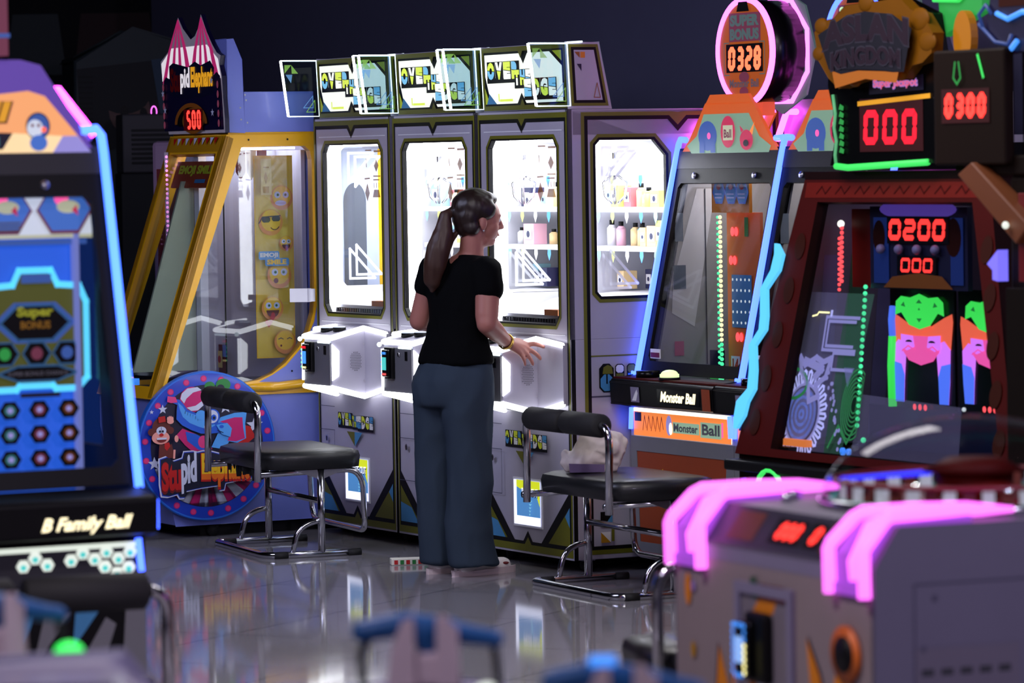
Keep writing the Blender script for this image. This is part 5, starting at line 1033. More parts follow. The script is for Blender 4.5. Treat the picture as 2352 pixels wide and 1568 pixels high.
    # gilded frame with dark letters
    go = [(-.46, 2.18), (-.40, 2.22), (-.33, 2.225), (-.25, 2.27), (-.05, 2.275), (.10, 2.28), (.17, 2.24), (.24, 2.22), (.31, 2.15), (.30, 2.08), (.24, 2.05), (.18, 2.04), (.12, 1.995), (.05, 2.0), (-.02, 2.01), (-.2, 1.99), (-.30, 1.97), (-.37, 2.01), (-.44, 2.08), (-.45, 2.13)]
    g = G(); g.prism(go, 'y', Y_ - .05, Y_ - .006, 'gold_dim'); gf = g.obj('gilded_frame', sg, .012, seg=3)
    for x_, z_, r_ in ((-.42, 2.20, .05), (-.12, 2.27, .055), (.22, 2.20, .07), (.27, 2.12, .06), (-.44, 2.10, .045), (.10, 2.015, .045), (-.2, 2.0, .045)): g = G(); g.ball((x_, Y_ - .045, z_), (r_ * .9, .012, r_ * .6), 'gold_dim', 18, 10); g.obj('gilded_scroll', gf)
    A = Art((0, Y_ - .078, 0), X1, Z1, NY, lambda x, z: (x, z - (x + .08) ** 2 * .35))
    A.poly([(-.30, 2.05), (-.08, 2.05), (.14, 2.05), (.12, 1.995), (-.08, 2.0), (-.28, 1.985)], 'fire_dim')
    A.poly([(-.39, 2.20), (-.2, 2.235), (-.08, 2.24), (.1, 2.235), (.22, 2.20), (.17, 2.04), (.10, 2.03), (-.08, 2.035), (-.24, 2.03), (-.32, 2.06)], 'outline_dk')
    for (w_, x_, z_, ww, hh) in (('ASLAN', -.36, 2.135, .56, .095), ('KINGDOM', -.30, 2.052, .45, .062)):
        A.text(w_, x_ - .006, z_ - .006, ww + .012, hh + .012, 'letter_edge', .07); A.text(w_, x_, z_, ww, hh, 'letter_dark', .05)
    A.obj('sign_letters', gf)
    g = G(); g.prism([(.20, 2.14), (.45, 2.22), (.46, 2.44), (.16, 2.44)], 'y', Y_ + .06, Y_ + .10, 'green_dim'); g.box(.22, .27, Y_ + .10, Y_ + .14, 1.66, 2.3, 'oxblood_dark'); g.obj('green_crest', sg)
    g = G(); g.tube([(.175, Y_ + .05, 2.42), (.175, Y_ + .05, 2.27), (.32, Y_ + .05, 2.265), (.45, Y_ + .05, 2.34)], .011, 'led_green', 8); g.obj('green_crest_light', sg)
    g = G(); g.prism(circ(.385, 2.13, .055, .095, 24), 'y', Y_ + .02, Y_ + .05, 'gold_orn'); g.obj('gilded_corner', sg)
    return t
for n_ in ('gold_dim', 'bronze_dim', 'brown_dark', 'sign_brown', 'brown_dark2', 'oxblood2'): MATS[n_].node_tree.nodes['Principled BSDF'].inputs['Specular IOR Level'].default_value = .12
lion()

# neighbour at the picture's right edge
t = thing('medal_machine', 'dark brown machine at the right edge with a blurred red 0300 sign', 'arcade machine', ROW(4.6, -.75), ROWA)
g = G(); g.box(-.40, .9, .03, 1.4, .06, 1.66, 'brown_dark'); g.box(-.36, .86, .1, 1.3, 0, .06, 'rubber'); g.obj('cabinet_body', t, .02)
g = G(); g.box(-.76, -.36, -.01, .03, 1.69, 2.06, 'sign_brown'); g.box(-.5, -.2, .02, .3, 1.655, 1.72, 'brown_dark'); sgn = g.obj('number_sign', t, .008)
A = Art((0, -.011, 0), X1, Z1, NY); A.rect(-.71, -.44, 1.825, 1.935, 'display_dark'); A.seg7('0300', -.695, 1.840, .235, .082, .022, 'digit', .22, .06); A.line([(-.50, 2.04), (-.47, 1.97)], .01, 'led_green'); A.line([(-.62, 2.02), (-.63, 1.97), (-.61, 1.95), (-.59, 1.97), (-.60, 2.02)], .007, 'green_dim', k=9); A.obj('sign_face', sgn)
g = G(); g.hexa([(-.60, -.03, 1.66), (-.52, -.03, 1.70), (-.52, .03, 1.70), (-.60, .03, 1.66), (-.25, -.05, 1.44), (-.18, -.05, 1.50), (-.18, .03, 1.50), (-.25, .03, 1.44)], 'art_brown2'); g.obj('slanted_beam', t, .005)
g = G(); g.prism([(-.46, 1.375), (-.40, 1.42), (-.40, 1.32), (-.43, 1.325), (-.43, 1.355)], 'y', -.015, .025, 'neon_violet'); g.obj('arrow_light', t)
g = G(); g.box(-.38, .5, .0, .03, .20, 1.30, 'brown_dark2'); g.box(-.30, .4, -.005, .0, 1.32, 1.60, 'art_dred'); g.obj('front_panel', t, .004)
g = G(); g.prism([(-.52, 2.10), (-.40, 2.04), (-.1, 2.06), (.3, 2.06), (.3, 2.4), (-.45, 2.4)], 'y', .03, .06, 'night'); [g.box(x_, x_ + .04, .06, .10, 1.65, 2.2, 'brown_dark') for x_ in (-.36, .2)]; cr = g.obj('crest', t)
g = G(); g.tube([(-.52, .02, 2.13), (-.54, .02, 2.17), (-.50, .02, 2.20), (-.47, .02, 2.17)], .006, 'blue_dim', 6); g.tube([(-.54, .02, 2.14), (-.45, .02, 2.08), (-.38, .02, 2.07), (-.36, .02, 2.10)], .006, 'blue_dim', 6); g.tube([(-.44, .02, 2.17), (-.38, .02, 2.15), (-.3, .02, 2.17), (-.2, .02, 2.16)], .009, 'screen_blue', 6); g.tube([(-.42, .02, 2.05), (-.37, .02, 2.05), (-.33, .02, 2.08)], .009, 'screen_blue', 6); g.obj('blue_crest_light', cr)
A = Art((0, .029, 0), X1, Z1, NY); A.poly([(-.44, 2.19), (-.2, 2.19), (-.2, 2.36), (-.44, 2.36)], 'bronze_dim'); A.rect(-.42, -.38, 2.22, 2.33, 'art_brown2'); A.rect(-.36, -.32, 2.22, 2.33, 'art_brown2'); A.obj('crest_artwork', cr)
g = G(); g.ball((-.29, -.06, 1.50), .012, 'hex_white', 10, 8); g.obj('white_lamp', t)

# ------------------------------------------------------------------ table machine with the clear dome and pink corners
t = thing('dome_table_machine', 'low grey table machine with a clear dome and pink glowing corner handles', 'arcade machine', (.377, 9.61, 0), R(-66))
Wt = .955; DP = 1.15
g = G(); g.prism([(0, .05), (0, .835), (.065, .925), (DP, .925), (DP, .05)], 'x', 0, Wt, 'side_body'); g.prism([(.06, 0), (.06, .05), (DP - .06, .05), (DP - .06, 0)], 'x', .06, Wt - .06, 'rubber'); g.obj('cabinet_body', t, .006)
A = Art(*FRONT(0))
A.rect(.006, Wt - .006, .06, .80, 'pink_body'); A.rect(.006, Wt - .006, .80, .832, 'lav_body')
for p in ([(.36, .10), (.38, .60), (.44, .66), (.52, .66), (.50, .62), (.45, .60), (.46, .10)], [(.60, .10), (.68, .45), (.66, .58), (.72, .50), (.76, .40), (.80, .52), (.84, .58), (.90, .42), (.86, .10)], [(.16, .10), (.22, .52), (.28, .40), (.30, .55), (.36, .35), (.34, .10)]): A.poly([(x, z + .09) for x, z in p], 'outline', 3); A.poly([((x - .5) * .97 + .5, z * .97 + .10) for x, z in p], 'art_amber', 4)
for p in ([(.41, .2), (.42, .56), (.46, .58), (.44, .2)], [(.70, .2), (.735, .44), (.77, .2)], [(.83, .3), (.85, .5), (.87, .3)], [(.24, .2), (.26, .42), (.29, .2)]): A.poly([(x, z + .09) for x, z in p], 'prize_white', 5)
A.k = 5; A.poly(circ(.075, .72, .016, .038, 16), 'art_amber'); A.poly(circ(.10, .58, .012, .02, 12), 'yellow_dark'); A.poly(circ(.105, .73, .01, .014, 10), 'lilac_dim')
A.rect(.02, .14, .48, .49, 'groove'); A.poly([(.42, .73), (.58, .73), (.56, .765), (.45, .765)], 'art_brown'); A.poly([(.40, .735), (.44, .73), (.43, .78), (.40, .775)], 'dim_greenish'); A.obj('front_artwork', t)
g = G(); g.plate(*FRONT(-.012), [(.32, .12), (.60, .12), (.60, .762), (.32, .762)], [[(.345, .14), (.575, .14), (.575, .737), (.345, .737)]], .012, 'lav_body'); g.obj('reader_frame', t, .004)
g = G(); g.box(.345, .575, -.004, 0, .14, .737, 'reader_plate'); g.obj('reader_plate', t)
g = G(); g.box(.40, .50, -.03, -.004, .54, .70, 'black'); g.box(.39, .455, -.05, -.03, .55, .68, 'black_gloss'); cr = g.obj('card_reader', t, .01)
A = Art((.005, -.0505, .08), X1, Z1, NY); A.rect(.395, .435, .505, .565, 'screen_pale', 1)
for z_ in (.485, .50, .515, .53, .545, .56, .575, .59): A.poly(circ(.388, z_, .006, n=10), 'screen_blue', 2); A.poly(circ(.443, z_, .006, n=10), 'dot_warm' if z_ < .56 else 'screen_blue', 2)
for x_ in (.40, .415, .43): A.poly(circ(x_, .592, .006, n=10), 'screen_blue', 2); A.poly(circ(x_, .477, .006, n=10), 'screen_blue', 2)
A.obj('reader_display', cr)
g = G(); g.tube([(.845, -.004, .645), (.845, -.014, .645)], .062, 'art_orange2', 32); g.obj('ticket_ring', t); g = G(); g.cyl((.845, -.014, .645), (.845, -.018, .645), .040, 'black', 28); g.obj('speaker', t)
# slanted control panel
sl = Vector((0, .065, .09)).normalized(); sn = Vector((0, -.09, .065)).normalized()
A = Art((0, 0, .835), X1, sl, sn); A.rect(.16, .80, .004, .108, 'panel_dark'); A.rect(.24, .37, .02, .095, 'art_brown3'); A.rect(.69, .75, .02, .095, 'art_brown3'); A.rect(.44, .585, .025, .09, 'black'); A.rect(.605, .675, .025, .09, 'black')
A.seg7('000', .463, .034, .10, .045, .013, 'digit', .15, .3); A.seg7('0', .627, .034, .030, .045, .012, 'digit', .15, .3)
A.obj('control_panel', t)
# the pink corner handles
for xa, xb in ((.008, .165), (.79, .945)):
    g = G(); bars = []
    for k_, x_ in enumerate((xa, xb)):
        ins = .05 * (1 if k_ == 0 else -1)
        xm = (xa + xb) / 2; q_ = lambda f: xm + (x_ - xm) * f
        pts = [(x_, -.016, .775), (x_, -.018, .872), (q_(.98), -.012, .885), (q_(.85), .040, .938), (q_(.8), .060, .948), (q_(.6), .17, .950), (q_(.35), .30, .948), (xm, .40, .942)]
        g.tube(pts, [.0145, .0145, .0145, .0145, .0145, .015, .014, .006], 'handle_pink', 10)
    cor = g.obj('corner_handle', t)
    g = G(); g.tube([((xa + xb) / 2 + .02, -.008, .81), ((xa + xb) / 2 + .02, -.012, .85), ((xa + xb) / 2 + .01, .035, .925), ((xa + xb) / 2, .12, .945)], .012, 'handle_pink', 8); g.obj('middle_bar', cor)
    g = G(); g.box(xa + .01, xb - .01, -.014, .0, .775, .80, 'handle_violet'); g.prism([(-.008, .79), (-.008, .865), (.05, .932), (.26, .940), (.26, .925), (.065, .925), (0, .835), (0, .79)], 'x', xa + .015, xb - .015, 'handle_violet'); g.obj('handle_web', cor)
# dome and playfield
cx, cy2, rr = .50, .52, .352
g = G(); g.ball((cx, cy2, .935), (rr, rr, .192), 'dome_plastic', 48, 30, half=True); g.obj('clear_dome', t)
g = G(); g.tube([(cx + rr * math.cos(R(q * 7.5)), cy2 + rr * math.sin(R(q * 7.5)), .936) for q in range(48)], .010, 'chrome', 8, True); g.obj('dome_rim', t)
g = G(); g.cyl((cx, cy2, .927), (cx, cy2, .937), rr - .01, 'table_red', 48); pf = g.obj('playfield', t)
g = G()
for i in range(44):
    a_ = R(i * 360 / 44); c_, s_ = math.cos(a_), math.sin(a_); p = Vector((cx + (rr - .05) * c_, cy2 + (rr - .05) * s_, .955)); tt = Vector((-s_, c_, 0)) * .013; rr_ = Vector((c_, s_, 0)) * .008; zz = Vector((0, 0, .022))
    g.hexa([p - tt - rr_ - zz, p + tt - rr_ - zz, p + tt + rr_ - zz, p - tt + rr_ - zz, p - tt - rr_ + zz, p + tt - rr_ + zz, p + tt + rr_ + zz, p - tt + rr_ + zz], 'block_lit' if i % 2 else 'table_brown')  # white blocks glow by themselves to look lit
tag(g.obj('block_ring', pf), None, None, kind='stuff')
g = G(); g.tube([(cx + (rr - .03) * math.cos(R(q * 7.5)), cy2 + (rr - .03) * math.sin(R(q * 7.5)), .982) for q in range(48)], .006, 'table_red', 6, True); g.tube([(cx + (rr - .022) * math.cos(R(q * 7.5)), cy2 + (rr - .022) * math.sin(R(q * 7.5)), .940) for q in range(48)], .005, 'teal_dim', 6, True); g.obj('ring_trim', pf)
g = G(); g.tube([(cx - .265 + .010 * q, cy2 - .235 + .007 * q, .972 + .0012 * q) for q in range(26)], .0045, 'deep_blue', 6)
for q in range(22): g.ball((cx - .255 + .010 * q, cy2 - .24 + .007 * q, .973 + .001 * q), .0060, 'deep_blue', 8, 6)
g.obj('blue_led_reflection', pf)  # reflection of blue leds, built as a glowing tube with dots
g = G(); g.cyl((cx, cy2, .937), (cx, cy2, 1.0), .09, 'oxblood2', 28); g.cyl((cx, cy2, 1.0), (cx, cy2, 1.03), .12, 'oxblood', 28, .06); g.obj('centre_tower', pf)
g = G(); g.cyl((.17, .22, .925), (.17, .22, .945), .016, 'chrome', 14); g.obj('dome_clamp', t); g = G(); g.cyl((.22, .18, .925), (.22, .18, .945), .012, 'chrome', 14); g.obj('dome_clamp', t)
# side artwork
A = Art((Wt, 0, 0), Y1, Z1, X1); A.line([(.10, .80), (.75, .80), (.75, .50)], .003, 'groove'); A.line([(.10, .80), (.10, .3)], .003, 'groove', k=1); A.rect(.10, .36, .30, .66, 'grille_bg', 2)
for i in range(5):
    for j in range(5): A.rect(.115 + i * .048, .145 + i * .048, .60 - j * .05, .615 - j * .05, 'art_brown' if j % 2 else 'dark_grey', 3)
for y_, z_ in ((.15, .77), (.12, .66)): A.poly(circ(y_, z_, .006, n=10), 'groove', 4)
A.obj('side_artwork', t)
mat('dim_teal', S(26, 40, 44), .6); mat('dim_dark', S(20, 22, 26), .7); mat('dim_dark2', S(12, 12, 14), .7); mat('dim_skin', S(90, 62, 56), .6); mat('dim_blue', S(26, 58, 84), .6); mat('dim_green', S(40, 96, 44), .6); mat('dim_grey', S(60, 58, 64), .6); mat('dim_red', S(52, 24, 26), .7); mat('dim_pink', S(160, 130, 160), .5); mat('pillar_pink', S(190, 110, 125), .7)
# ------------------------------------------------------------------ the woman
def woman():
    t = thing('person', 'woman in black T-shirt and wide jeans, hair in a ponytail, hand on a claw machine', 'person', (-.165, 17.11, 0))
    d = Vector((.64, .77, 0)); r = Vector((.77, -.64, 0)); c = lambda x, y, z: (x, y, z)
    # head frame
    fh = Vector((.93, .37, 0)).normalized(); rh = Vector((fh.y, -fh.x, 0)); HC = Vector((.033, .0, 1.487)); tilt = R(7)
    def H(x, y, z):
        y2 = y * math.cos(tilt) + z * math.sin(tilt) * 0 + z * 0; z2 = z * math.cos(tilt) - y * math.sin(tilt); return HC + rh * x + fh * (y2 + z * math.sin(tilt)) + Vector((0, 0, z2))
    hz = math.degrees(math.atan2(fh.y, fh.x)) - 90
    e = lambda p, rad: ('e', H(*p), rad, hz)
    wr = Vector((.146, .040, .967)); kn = Vector((.205, .075, .950))
    sk = [e((0, -.015, .035), (.074, .090, .082)), e((0, .035, .02), (.062, .058, .07)), e((0, .045, -.035), (.05, .045, .052)), ('c', H(0, .060, -.082), .024, H(0, .035, -.080), .034),
          e((.030, .052, -.025), (.026, .03, .03)), e((-.030, .052, -.025), (.026, .03, .03)), ('c', H(0, .089, .018), .0085, H(0, .108, -.020), .0115), e((0, .098, -.024), (.016, .012, .009)),
          e((0, .084, -.050), (.022, .014, .007)), e((0, .081, -.061), (.019, .013, .007)), e((.028, .078, .026), (.02, .012, .007)), e((-.028, .078, .026), (.02, .012, .007)),
          e((.071, -.004, -.014), (.009, .018, .030)), e((-.071, -.004, -.014), (.009, .018, .030)),
          ('c', H(0, -.02, -.05), .050, (.0, -.0, 1.335), .052), ('c', (.0, 0, 1.335), .055, (-.03, 0, 1.27), .085), ('c', (-.03, 0, 1.27), .085, (-.06, 0, .92), .095),
          ('c', (-.045 - .135 * r.x, -.135 * r.y, 1.272), .047, (-.045 + .135 * r.x, .135 * r.y, 1.272), .047)]
    shR = Vector((-.045, 0, 1.268)) + r * .150; shL = Vector((-.045, 0, 1.275)) - r * .150
    elR = Vector((.062, -.150, 1.058)); elL = Vector((-.222, .13, 1.065)); wrL = Vector((-.06, .25, 1.0))
    sk += [('c', shR, .055, elR + Vector((.0, .01, .03)), .049), ('c', elR + Vector((0, .01, .03)), .048, elR, .044), ('c', elR, .044, elR.lerp(wr, .35), .042), ('c', elR.lerp(wr, .35), .042, wr, .025),
           ('c', shL, .053, elL, .045), ('c', elL, .040, wrL, .026), ('c', wrL, .028, wrL + Vector((.04, .05, -.01)), .024)]
    # right hand: palm, four fingers spread and bent down over the box edge, thumb on the far side
    fx = (kn - wr).normalized(); sd_ = Vector((-.35, .86, .30)).normalized()
    kk = [kn + Vector((.012, .018, .006)), kn + Vector((.012, .002, -.004)), kn + Vector((.004, -.012, -.014)), kn + Vector((-.008, -.024, -.024))]
    for k_, rr_ in zip(kk, (.015, .015, .0145, .0135)): sk.append(('c', wr + (k_ - wr) * .18, .019, k_, rr_))
    fing = [(kk[0], [(.040, .008, .004), (.064, .012, -.003), (.080, .014, -.010)], .0095), (kk[1], [(.032, .002, -.016), (.054, .002, -.032), (.066, .002, -.048)], .0095),
            (kk[2], [(.024, -.003, -.024), (.036, -.004, -.044), (.042, -.005, -.060)], .009), (kk[3], [(.014, -.006, -.022), (.020, -.008, -.038), (.022, -.009, -.052)], .0078)]
    for k_, offs, rf in fing:
        p = Vector(k_); rr_ = rf + .0025
        for o_ in offs: q = Vector(k_) + Vector(o_); sk.append(('c', p, rr_, q, max(.0065, rr_ - .0012))); p = q; rr_ = max(.0065, rr_ - .0012)
    th = wr + Vector((.015, .020, .006)); sk += [('c', th, .016, th + Vector((.030, .030, .002)), .012), ('c', th + Vector((.030, .030, .002)), .012, th + Vector((.060, .040, -.010)), .0095)]
    sk += [('c', (-.135, .075, .85), .08, (-.15, .08, .45), .055), ('c', (-.15, .08, .45), .05, (-.145, .09, .07), .035), ('c', (-.03, -.05, .85), .08, (-.03, -.06, .45), .055), ('c', (-.03, -.06, .45), .05, (-.03, -.05, .07), .035), ('c', (-.06, 0, .92), .095, (-.085, .01, .85), .11)]
    soft('body', sk, 'skin', t, .0055, 3)
    for sx in (-1, 1):
        g = G(); g.ball(H(sx * .029, .078, .008), .0105, 'eye', 12, 8); ey = g.obj('eye', t); g = G(); g.ball(H(sx * .029, .0855, .008), .005, 'black', 10, 6); g.obj('pupil', ey)
    g = G(); g.ball(H(.077, -.002, -.046), .0045, 'chrome', 10, 8); g.obj('earring', t)
    g = G(); g.tube([H(-.018, .090, -.056), H(0, .099, -.055), H(.018, .090, -.056)], .0035, 'lip', 6); g.obj('lips', t)
    # hair
    hr = [e((0, -.030, .048), (.086, .092, .082)), e((0, -.055, .010), (.080, .060, .075)), e((0, .008, .086), (.062, .064, .034)), e((.062, .0, .045), (.024, .05, .045)), e((-.062, .0, .045), (.024, .05, .045)), e((.048, -.045, -.035), (.03, .04, .035)), e((-.048, -.045, -.035), (.03, .04, .035)), e((0, -.065, -.04), (.05, .035, .04)), ('c', H(0, -.10, .015), .028, H(0, -.120, .022), .02)]
    hb = soft('hair', hr, 'hair', t, .006, 4, .006, 26, wdir=(1, 1, .6))
    pt = [H(0, -.122, .022), H(0, -.150, .0), (-.112, -.06, 1.435), (-.135, -.065, 1.37), (-.152, -.06, 1.30), (-.163, -.05, 1.24), (-.166, -.045, 1.195)]
    rad = [.015, .024, .038, .047, .047, .036, .012]; pp = [('c', pt[i], rad[i], pt[i + 1], rad[i + 1]) for i in range(6)]
    pp += [('c', H(0, -.088, -.06), .010, (-.088, -.05, 1.40), .014), ('c', (-.088, -.05, 1.40), .014, (-.12, -.06, 1.33), .02)]
    soft('ponytail', pp, 'hair_light', t, .006, 3, .010, 22, wdir=(1, 1, .25))
    g = G(); g.tube([H(.018 * math.cos(R(q * 30)), -.118, .022 + .018 * math.sin(R(q * 30))) for q in range(12)], .006, 'black', 6, True); g.obj('hair_tie', t)
    # T-shirt
    rt = -40
    lv = [(1.335, .0, .0, .060, .056), (1.318, -.02, 0, .10, .065), (1.300, -.038, 0, .150, .070), (1.27, -.045, 0, .172, .082), (1.22, -.045, 0, .165, .095), (1.15, -.048, .0, .150, .102), (1.07, -.056, 0, .140, .100), (1.0, -.066, 0, .139, .101), (.95, -.070, 0, .155, .112), (.905, -.070, 0, .176, .124), (.888, -.070, 0, .178, .126)]
    sh = [('l', [((x, y, z), a, b, rt) for z, x, y, a, b in lv[::-1]]), ('c', shR + Vector((-.01, 0, .0)), .068, shR.lerp(elR, .30), .066), ('c', shL, .066, shL.lerp(elL, .30), .062), ('e', tuple(Vector((-.045, 0, 1.17)) + d * .055 + r * .055), (.06, .06, .06), 0), ('e', tuple(Vector((-.045, 0, 1.17)) + d * .055 - r * .055), (.06, .06, .06), 0)]
    soft('t_shirt', sh, 'shirt', t, .009, 4, .016, 9, wdir=(1, 1, .7))
    # jeans
    hp = [((-.070, 0, .905), .150, .104, rt), ((-.074, 0, .885), .164, .114, rt), ((-.083, 0, .82), .184, .136, rt), ((-.085, 0, .76), .180, .134, rt), ((-.085, 0, .72), .172, .125, rt)]
    lg = lambda L: ('l', L)
    rl = [((-.020, -.055, .80), .10, .11, rt), ((-.022, -.058, .68), .104, .108, rt), ((-.022, -.060, .55), .094, .10, rt), ((-.020, -.060, .43), .093, .095, rt), ((-.022, -.060, .28), .094, .094, rt), ((-.022, -.058, .15), .098, .10, rt), ((-.014, -.052, .06), .102, .112, rt + 15), ((-.010, -.050, .045), .102, .114, rt + 15)]
    ll = [((-.148, .065, .80), .10, .11, rt), ((-.150, .068, .68), .096, .10, rt), ((-.156, .072, .55), .086, .092, rt), ((-.158, .078, .43), .084, .088, rt), ((-.156, .085, .28), .084, .086, rt), ((-.150, .09, .15), .086, .092, rt), ((-.142, .095, .045), .090, .10, rt)]
    soft('jeans', [lg(hp[::-1]), lg(rl[::-1]), lg(ll[::-1])], 'denim', t, .010, 4, .026, 7, wdir=(1, 1, .45))

    # shoes
    for hx, hy, tx, ty in ((-.075, -.075, .135, .100), (-.185, .060, -.01, .215)):
        a = Vector((hx, hy, .038)); b = Vector((tx, ty, .030)); ax = (b - a).normalized()
        sp = [('c', a + ax * .02 + Vector((0, 0, .004)), .036, a.lerp(b, .55), .040), ('c', a.lerp(b, .5) + Vector((0, 0, -.002)), .040, b - ax * .03, .034), ('c', a + ax * .01 + Vector((0, 0, .03)), .032, a.lerp(b, .35) + Vector((0, 0, .022)), .036)]
        s_ = soft('shoe', sp, 'shoe', t, .007, 3)
        for v in s_.data.vertices: v.co.z = max(v.co.z, .012)
        g = G(); n_ = Vector((-ax.y, ax.x, 0)); L_ = (b - a).length; ring = [a + ax * (L_ / 2 + (L_ / 2 + .034) * math.cos(R(q * 15))) + n_ * (.040 * math.sin(R(q * 15)) * (1 + .12 * math.cos(R(q * 15)))) for q in range(24)]
        g.prism([(p.x, p.y) for p in ring], 'z', 0, .024, 'sole'); g.obj('sole', s_, .004)
        g = G(); g.ball(tuple(b - ax * .045 + n_ * -.036 + Vector((0, 0, .012))), (.014, .008, .006), 'art_dred', 10, 6); g.obj('shoe_vent', s_)
    ax = (wr - elR).normalized(); u_ = ax.cross(Vector((0, 0, 1))).normalized(); v_ = ax.cross(u_); cc = wr - ax * .014
    g = G(); g.tube([cc + (u_ * math.cos(R(q * 20)) + v_ * math.sin(R(q * 20))) * .031 for q in range(18)], .0045, 'gold', 8, True)
    g.tube([cc - ax * .008 + (u_ * math.cos(R(q * 20)) + v_ * math.sin(R(q * 20))) * .032 for q in range(18)], .0035, 'gold', 8, True); g.obj('bracelet', t)
woman()
# small patterned box on the floor
o = G().box(-.10, .10, -.035, .035, 0, .028, 'cream').obj('ticket_box', None, .003); o.location = (-.44, 17.60, 0); o.rotation_euler = (0, 0, R(8)); tag(o, 'small cream box with red and green marks lying on the floor behind the woman', 'box')
A = Art(*FRONT(-.035))
for i in range(7): A.rect(-.088 + i * .026, -.072 + i * .026, .004, .022, 'art_red' if i % 2 == 0 else 'art_green', 1)
A.obj('box_marks', o)
# plastic bag on the second bench
bl = Vector((.235, 16.31, 0)); a_ = R(-65); bp = bl + Vector((math.cos(a_), math.sin(a_), 0)) * -.06 + Vector((-math.sin(a_), math.cos(a_), 0)) * .13
t = thing('plastic_bag', 'crumpled white plastic bag lying on the black bench seat', 'bag', (bp.x, bp.y, .476))
bg = soft('bag_body', [('e', (-.03, 0, .045), (.105, .07, .052), 0), ('c', (-.09, 0, .03), .035, (.06, .0, .035), .045), ('c', (.06, 0, .05), .045, (.115, .01, .11), .020), ('c', (-.05, 0, .08), .045, (-.02, .0, .155), .025), ('c', (-.02, 0, .13), .035, (.09, .0, .135), .022), ('e', (.02, 0, .09), (.09, .05, .06), 0), ('c', (-.115, 0, .05), .02, (-.125, 0, .075), .015)], 'bag', t, .007, 2, .026, 15)
for v in bg.data.vertices: v.co.z = max(v.co.z, 0)
g = G(); g.prism([(-.105, .004), (.035, .004), (.035, .035), (-.108, .04)], 'y', -.082, -.078, 'bag_print'); g.obj('bag_print', bg)
g = G(); g.tube([(-.02, 0, .16), (-.03, -.01, .19), (.0, -.01, .20), (.03, 0, .165)], .006, 'bag', 6); g.obj('bag_handle', t)

# ------------------------------------------------------------------ mounted toy guns in the foreground
def gun(label, x, y, rot, z, lamp=None):
    t = thing('mounted_gun_console', label, 'arcade controls', (x, y, 0), R(rot), 'gun consoles in the foreground')
    g = G(); g.prism([(-.20, .06), (.20, .06), (.20, z - .24), (.16, z - .165), (.0, z - .15), (-.14, z - .16), (-.20, z - .23)], 'y', -.05, .45, 'lav_body'); g.box(-.16, .16, .0, .4, 0, .06, 'rubber'); g.obj('console_body', t, .02, seg=3)
    g = G(); g.box(-.06, .06, -.02, .10, z - .165, z - .085, 'black'); g.obj('mount', t, .008)
    soft('grip_bar', [('c', (-.125, 0, z - .015), .018, (-.05, 0, z - .005), .021), ('c', (-.05, 0, z - .005), .021, (.04, 0, z - .018), .022), ('c', (.06, 0, z - .022), .017, (.125, 0, z - .032), .015), ('c', (.03, 0, z - .02), .02, (.07, 0, z - .022), .017), ('c', (-.01, 0, z - .02), .025, (.0, 0, z - .05), .018)], 'gun_blue', t, .006, 3)
    t.scale = (.86, 1, 1)
    for pl in ([(-.076, -.10), (-.026, -.10), (-.030, .006), (-.047, .002), (-.068, -.045)], [(.016, -.10), (.053, -.10), (.053, -.012), (.030, .006), (.016, .006)]):
        g = G(); g.prism([(x_, z + q) for x_, q in pl], 'y', -.030, -.012, 'gun_pink'); g.obj('fin_plate', t, .003)
    g = G(); g.box(-.07, .05, -.024, .012, z - .105, z - .048, 'gun_pink'); g.obj('gun_body', t, .01)
    for pts in ([(-.105, .01, z - .02), (-.125, .01, z - .05), (-.122, .01, z - .08), (-.115, .01, z - .165)], [(.118, .01, z - .035), (.125, .01, z - .06), (.135, .01, z - .175)]):
        g = G(); g.tube(pts, .008, 'rubber', 8); g.obj('gun_hose', t)
    g = G(); g.cyl((-.118, 0, z - .168), (-.118, 0, z - .13), .022, 'black', 16); g.obj('hose_socket', t)
    g = G(); g.ball((.108, .03, z - .115), (.022, .02, .010), 'hex_white', 16, 8); g.box(.08, .135, .0, .05, z - .17, z - .122, 'black'); g.obj('round_lamp', t)
    g = G(); g.ball((-.085, -.03, z - .145), .008, 'chrome', 10, 8); g.obj('chrome_bolt', t)
    if lamp: g = G(); g.box(-.06, -.015, -.022, .0, z + .008, z + .022, 'screen_blue'); g.obj('blue_lamp', t, .003)
gun('blue gripped toy gun console at the bottom middle, before the open floor', -.14, 6.45, 3, 1.0)
gun('blue gripped toy gun console with a lit blue lamp, right of the middle one', .155, 5.9, 2, .985, True)
gun('blue gripped toy gun console in the bottom left corner, with a green button', -.885, 6.95, 8, .995)
g = G(); g.ball((0, 0, 0), (.026, .024, .020), 'button_green', 16, 8); o = g.obj('push_button'); o.location = (-.758, 6.90, .905); tag(o, 'glowing green button beside the gun console in the bottom left corner', 'button')
# wide console in the bottom left corner
g = G(); g.prism([(-.62, .05), (.20, .05), (.20, .87), (.14, .925), (-.62, .918)], 'y', 0, .45, 'lav_body'); g.box(-.6, .14, .03, .40, 0, .05, 'rubber')
o = g.obj('low_console', None, .02); o.location = (-.76, 6.15, 0); o.rotation_euler = (0, 0, R(3)); tag(o, 'grey lavender low console along the bottom left edge', 'console')

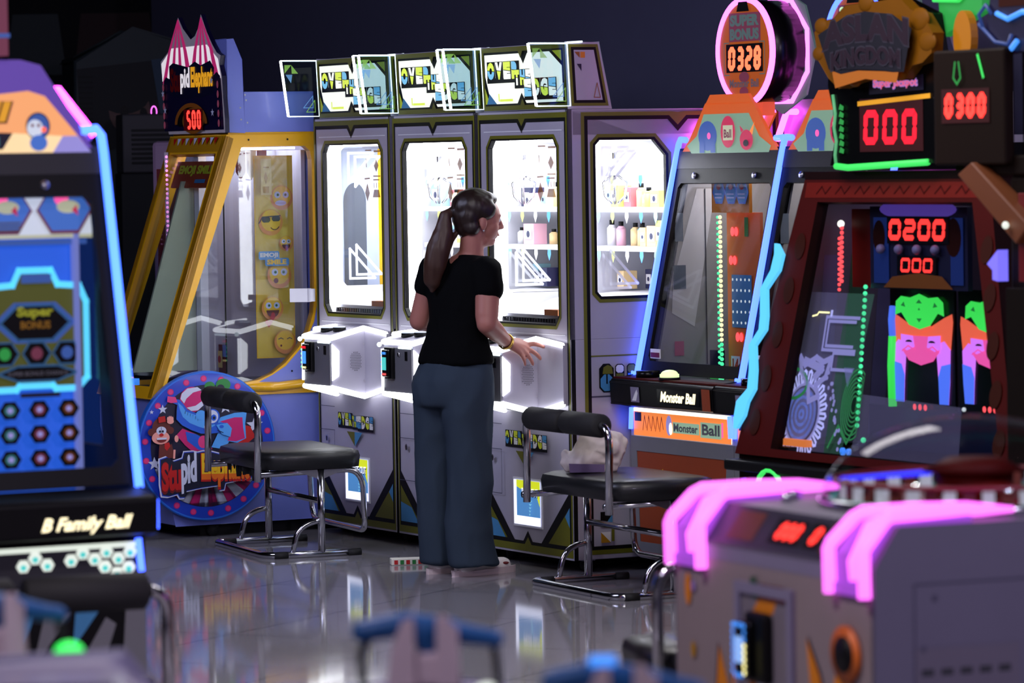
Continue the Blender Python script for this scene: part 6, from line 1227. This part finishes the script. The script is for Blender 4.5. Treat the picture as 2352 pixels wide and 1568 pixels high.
# ------------------------------------------------------------------ unlit machines in the dark at the back left
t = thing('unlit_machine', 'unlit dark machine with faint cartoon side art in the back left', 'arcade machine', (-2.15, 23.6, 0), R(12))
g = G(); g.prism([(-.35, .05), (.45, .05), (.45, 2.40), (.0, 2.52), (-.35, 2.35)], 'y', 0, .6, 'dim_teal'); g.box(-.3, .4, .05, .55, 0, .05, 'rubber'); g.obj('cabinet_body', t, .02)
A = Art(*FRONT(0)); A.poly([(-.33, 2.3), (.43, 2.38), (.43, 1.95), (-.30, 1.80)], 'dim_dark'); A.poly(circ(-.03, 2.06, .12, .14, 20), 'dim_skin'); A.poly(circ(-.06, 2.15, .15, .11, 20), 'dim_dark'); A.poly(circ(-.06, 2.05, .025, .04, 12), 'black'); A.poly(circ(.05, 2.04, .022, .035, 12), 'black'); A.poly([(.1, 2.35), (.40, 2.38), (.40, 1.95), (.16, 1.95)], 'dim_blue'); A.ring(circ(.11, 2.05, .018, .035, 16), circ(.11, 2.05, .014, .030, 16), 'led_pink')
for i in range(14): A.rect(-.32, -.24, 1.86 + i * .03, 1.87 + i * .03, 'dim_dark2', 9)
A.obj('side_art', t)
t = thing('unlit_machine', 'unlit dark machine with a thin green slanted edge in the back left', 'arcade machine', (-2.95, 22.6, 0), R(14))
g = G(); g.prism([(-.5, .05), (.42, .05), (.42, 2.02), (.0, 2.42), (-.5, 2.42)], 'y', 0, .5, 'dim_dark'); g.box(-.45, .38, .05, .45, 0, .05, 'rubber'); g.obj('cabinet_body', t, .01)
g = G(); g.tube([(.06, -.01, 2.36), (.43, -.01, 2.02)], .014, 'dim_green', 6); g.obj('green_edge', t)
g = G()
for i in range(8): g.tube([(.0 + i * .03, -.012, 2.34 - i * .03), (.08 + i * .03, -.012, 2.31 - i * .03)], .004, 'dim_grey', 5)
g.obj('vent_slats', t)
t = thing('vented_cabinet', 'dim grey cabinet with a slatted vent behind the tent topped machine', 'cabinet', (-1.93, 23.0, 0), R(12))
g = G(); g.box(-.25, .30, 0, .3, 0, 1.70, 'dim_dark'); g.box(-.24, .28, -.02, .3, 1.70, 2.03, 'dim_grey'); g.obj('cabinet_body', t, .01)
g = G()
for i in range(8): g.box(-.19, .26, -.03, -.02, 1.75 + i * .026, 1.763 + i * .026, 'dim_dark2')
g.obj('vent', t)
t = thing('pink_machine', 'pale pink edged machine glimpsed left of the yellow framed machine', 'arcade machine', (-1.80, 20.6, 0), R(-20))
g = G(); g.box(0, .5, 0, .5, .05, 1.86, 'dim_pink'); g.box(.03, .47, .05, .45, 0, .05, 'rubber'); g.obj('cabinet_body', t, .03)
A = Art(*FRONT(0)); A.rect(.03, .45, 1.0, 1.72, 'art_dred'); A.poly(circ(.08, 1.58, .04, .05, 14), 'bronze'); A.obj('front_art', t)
A = Art((0, 26.98, 0), X1, Z1, NY)
for x0, x1, mt in ((-3.3, -2.9, 'dim_teal'), (-2.85, -2.3, 'dim_red'), (-2.25, -1.8, 'dim_teal')): A.poly([(x0, 2.35), (x1, 2.35), (x1 - .05, 2.75), (x0 + .05, 2.75)], mt, 1)
o = A.obj('wall_mural', None); tag(o, 'dim coloured panels high on the dark far wall at the left', 'wall art')
# pillar at the left picture edge
g = G(); g.box(-.6, .0, 0, .3, 0, 3.42, 'pillar_pink'); o = g.obj('trim_1'); o.location = (-1.63, 12.6, 0); o['kind'] = 'structure'
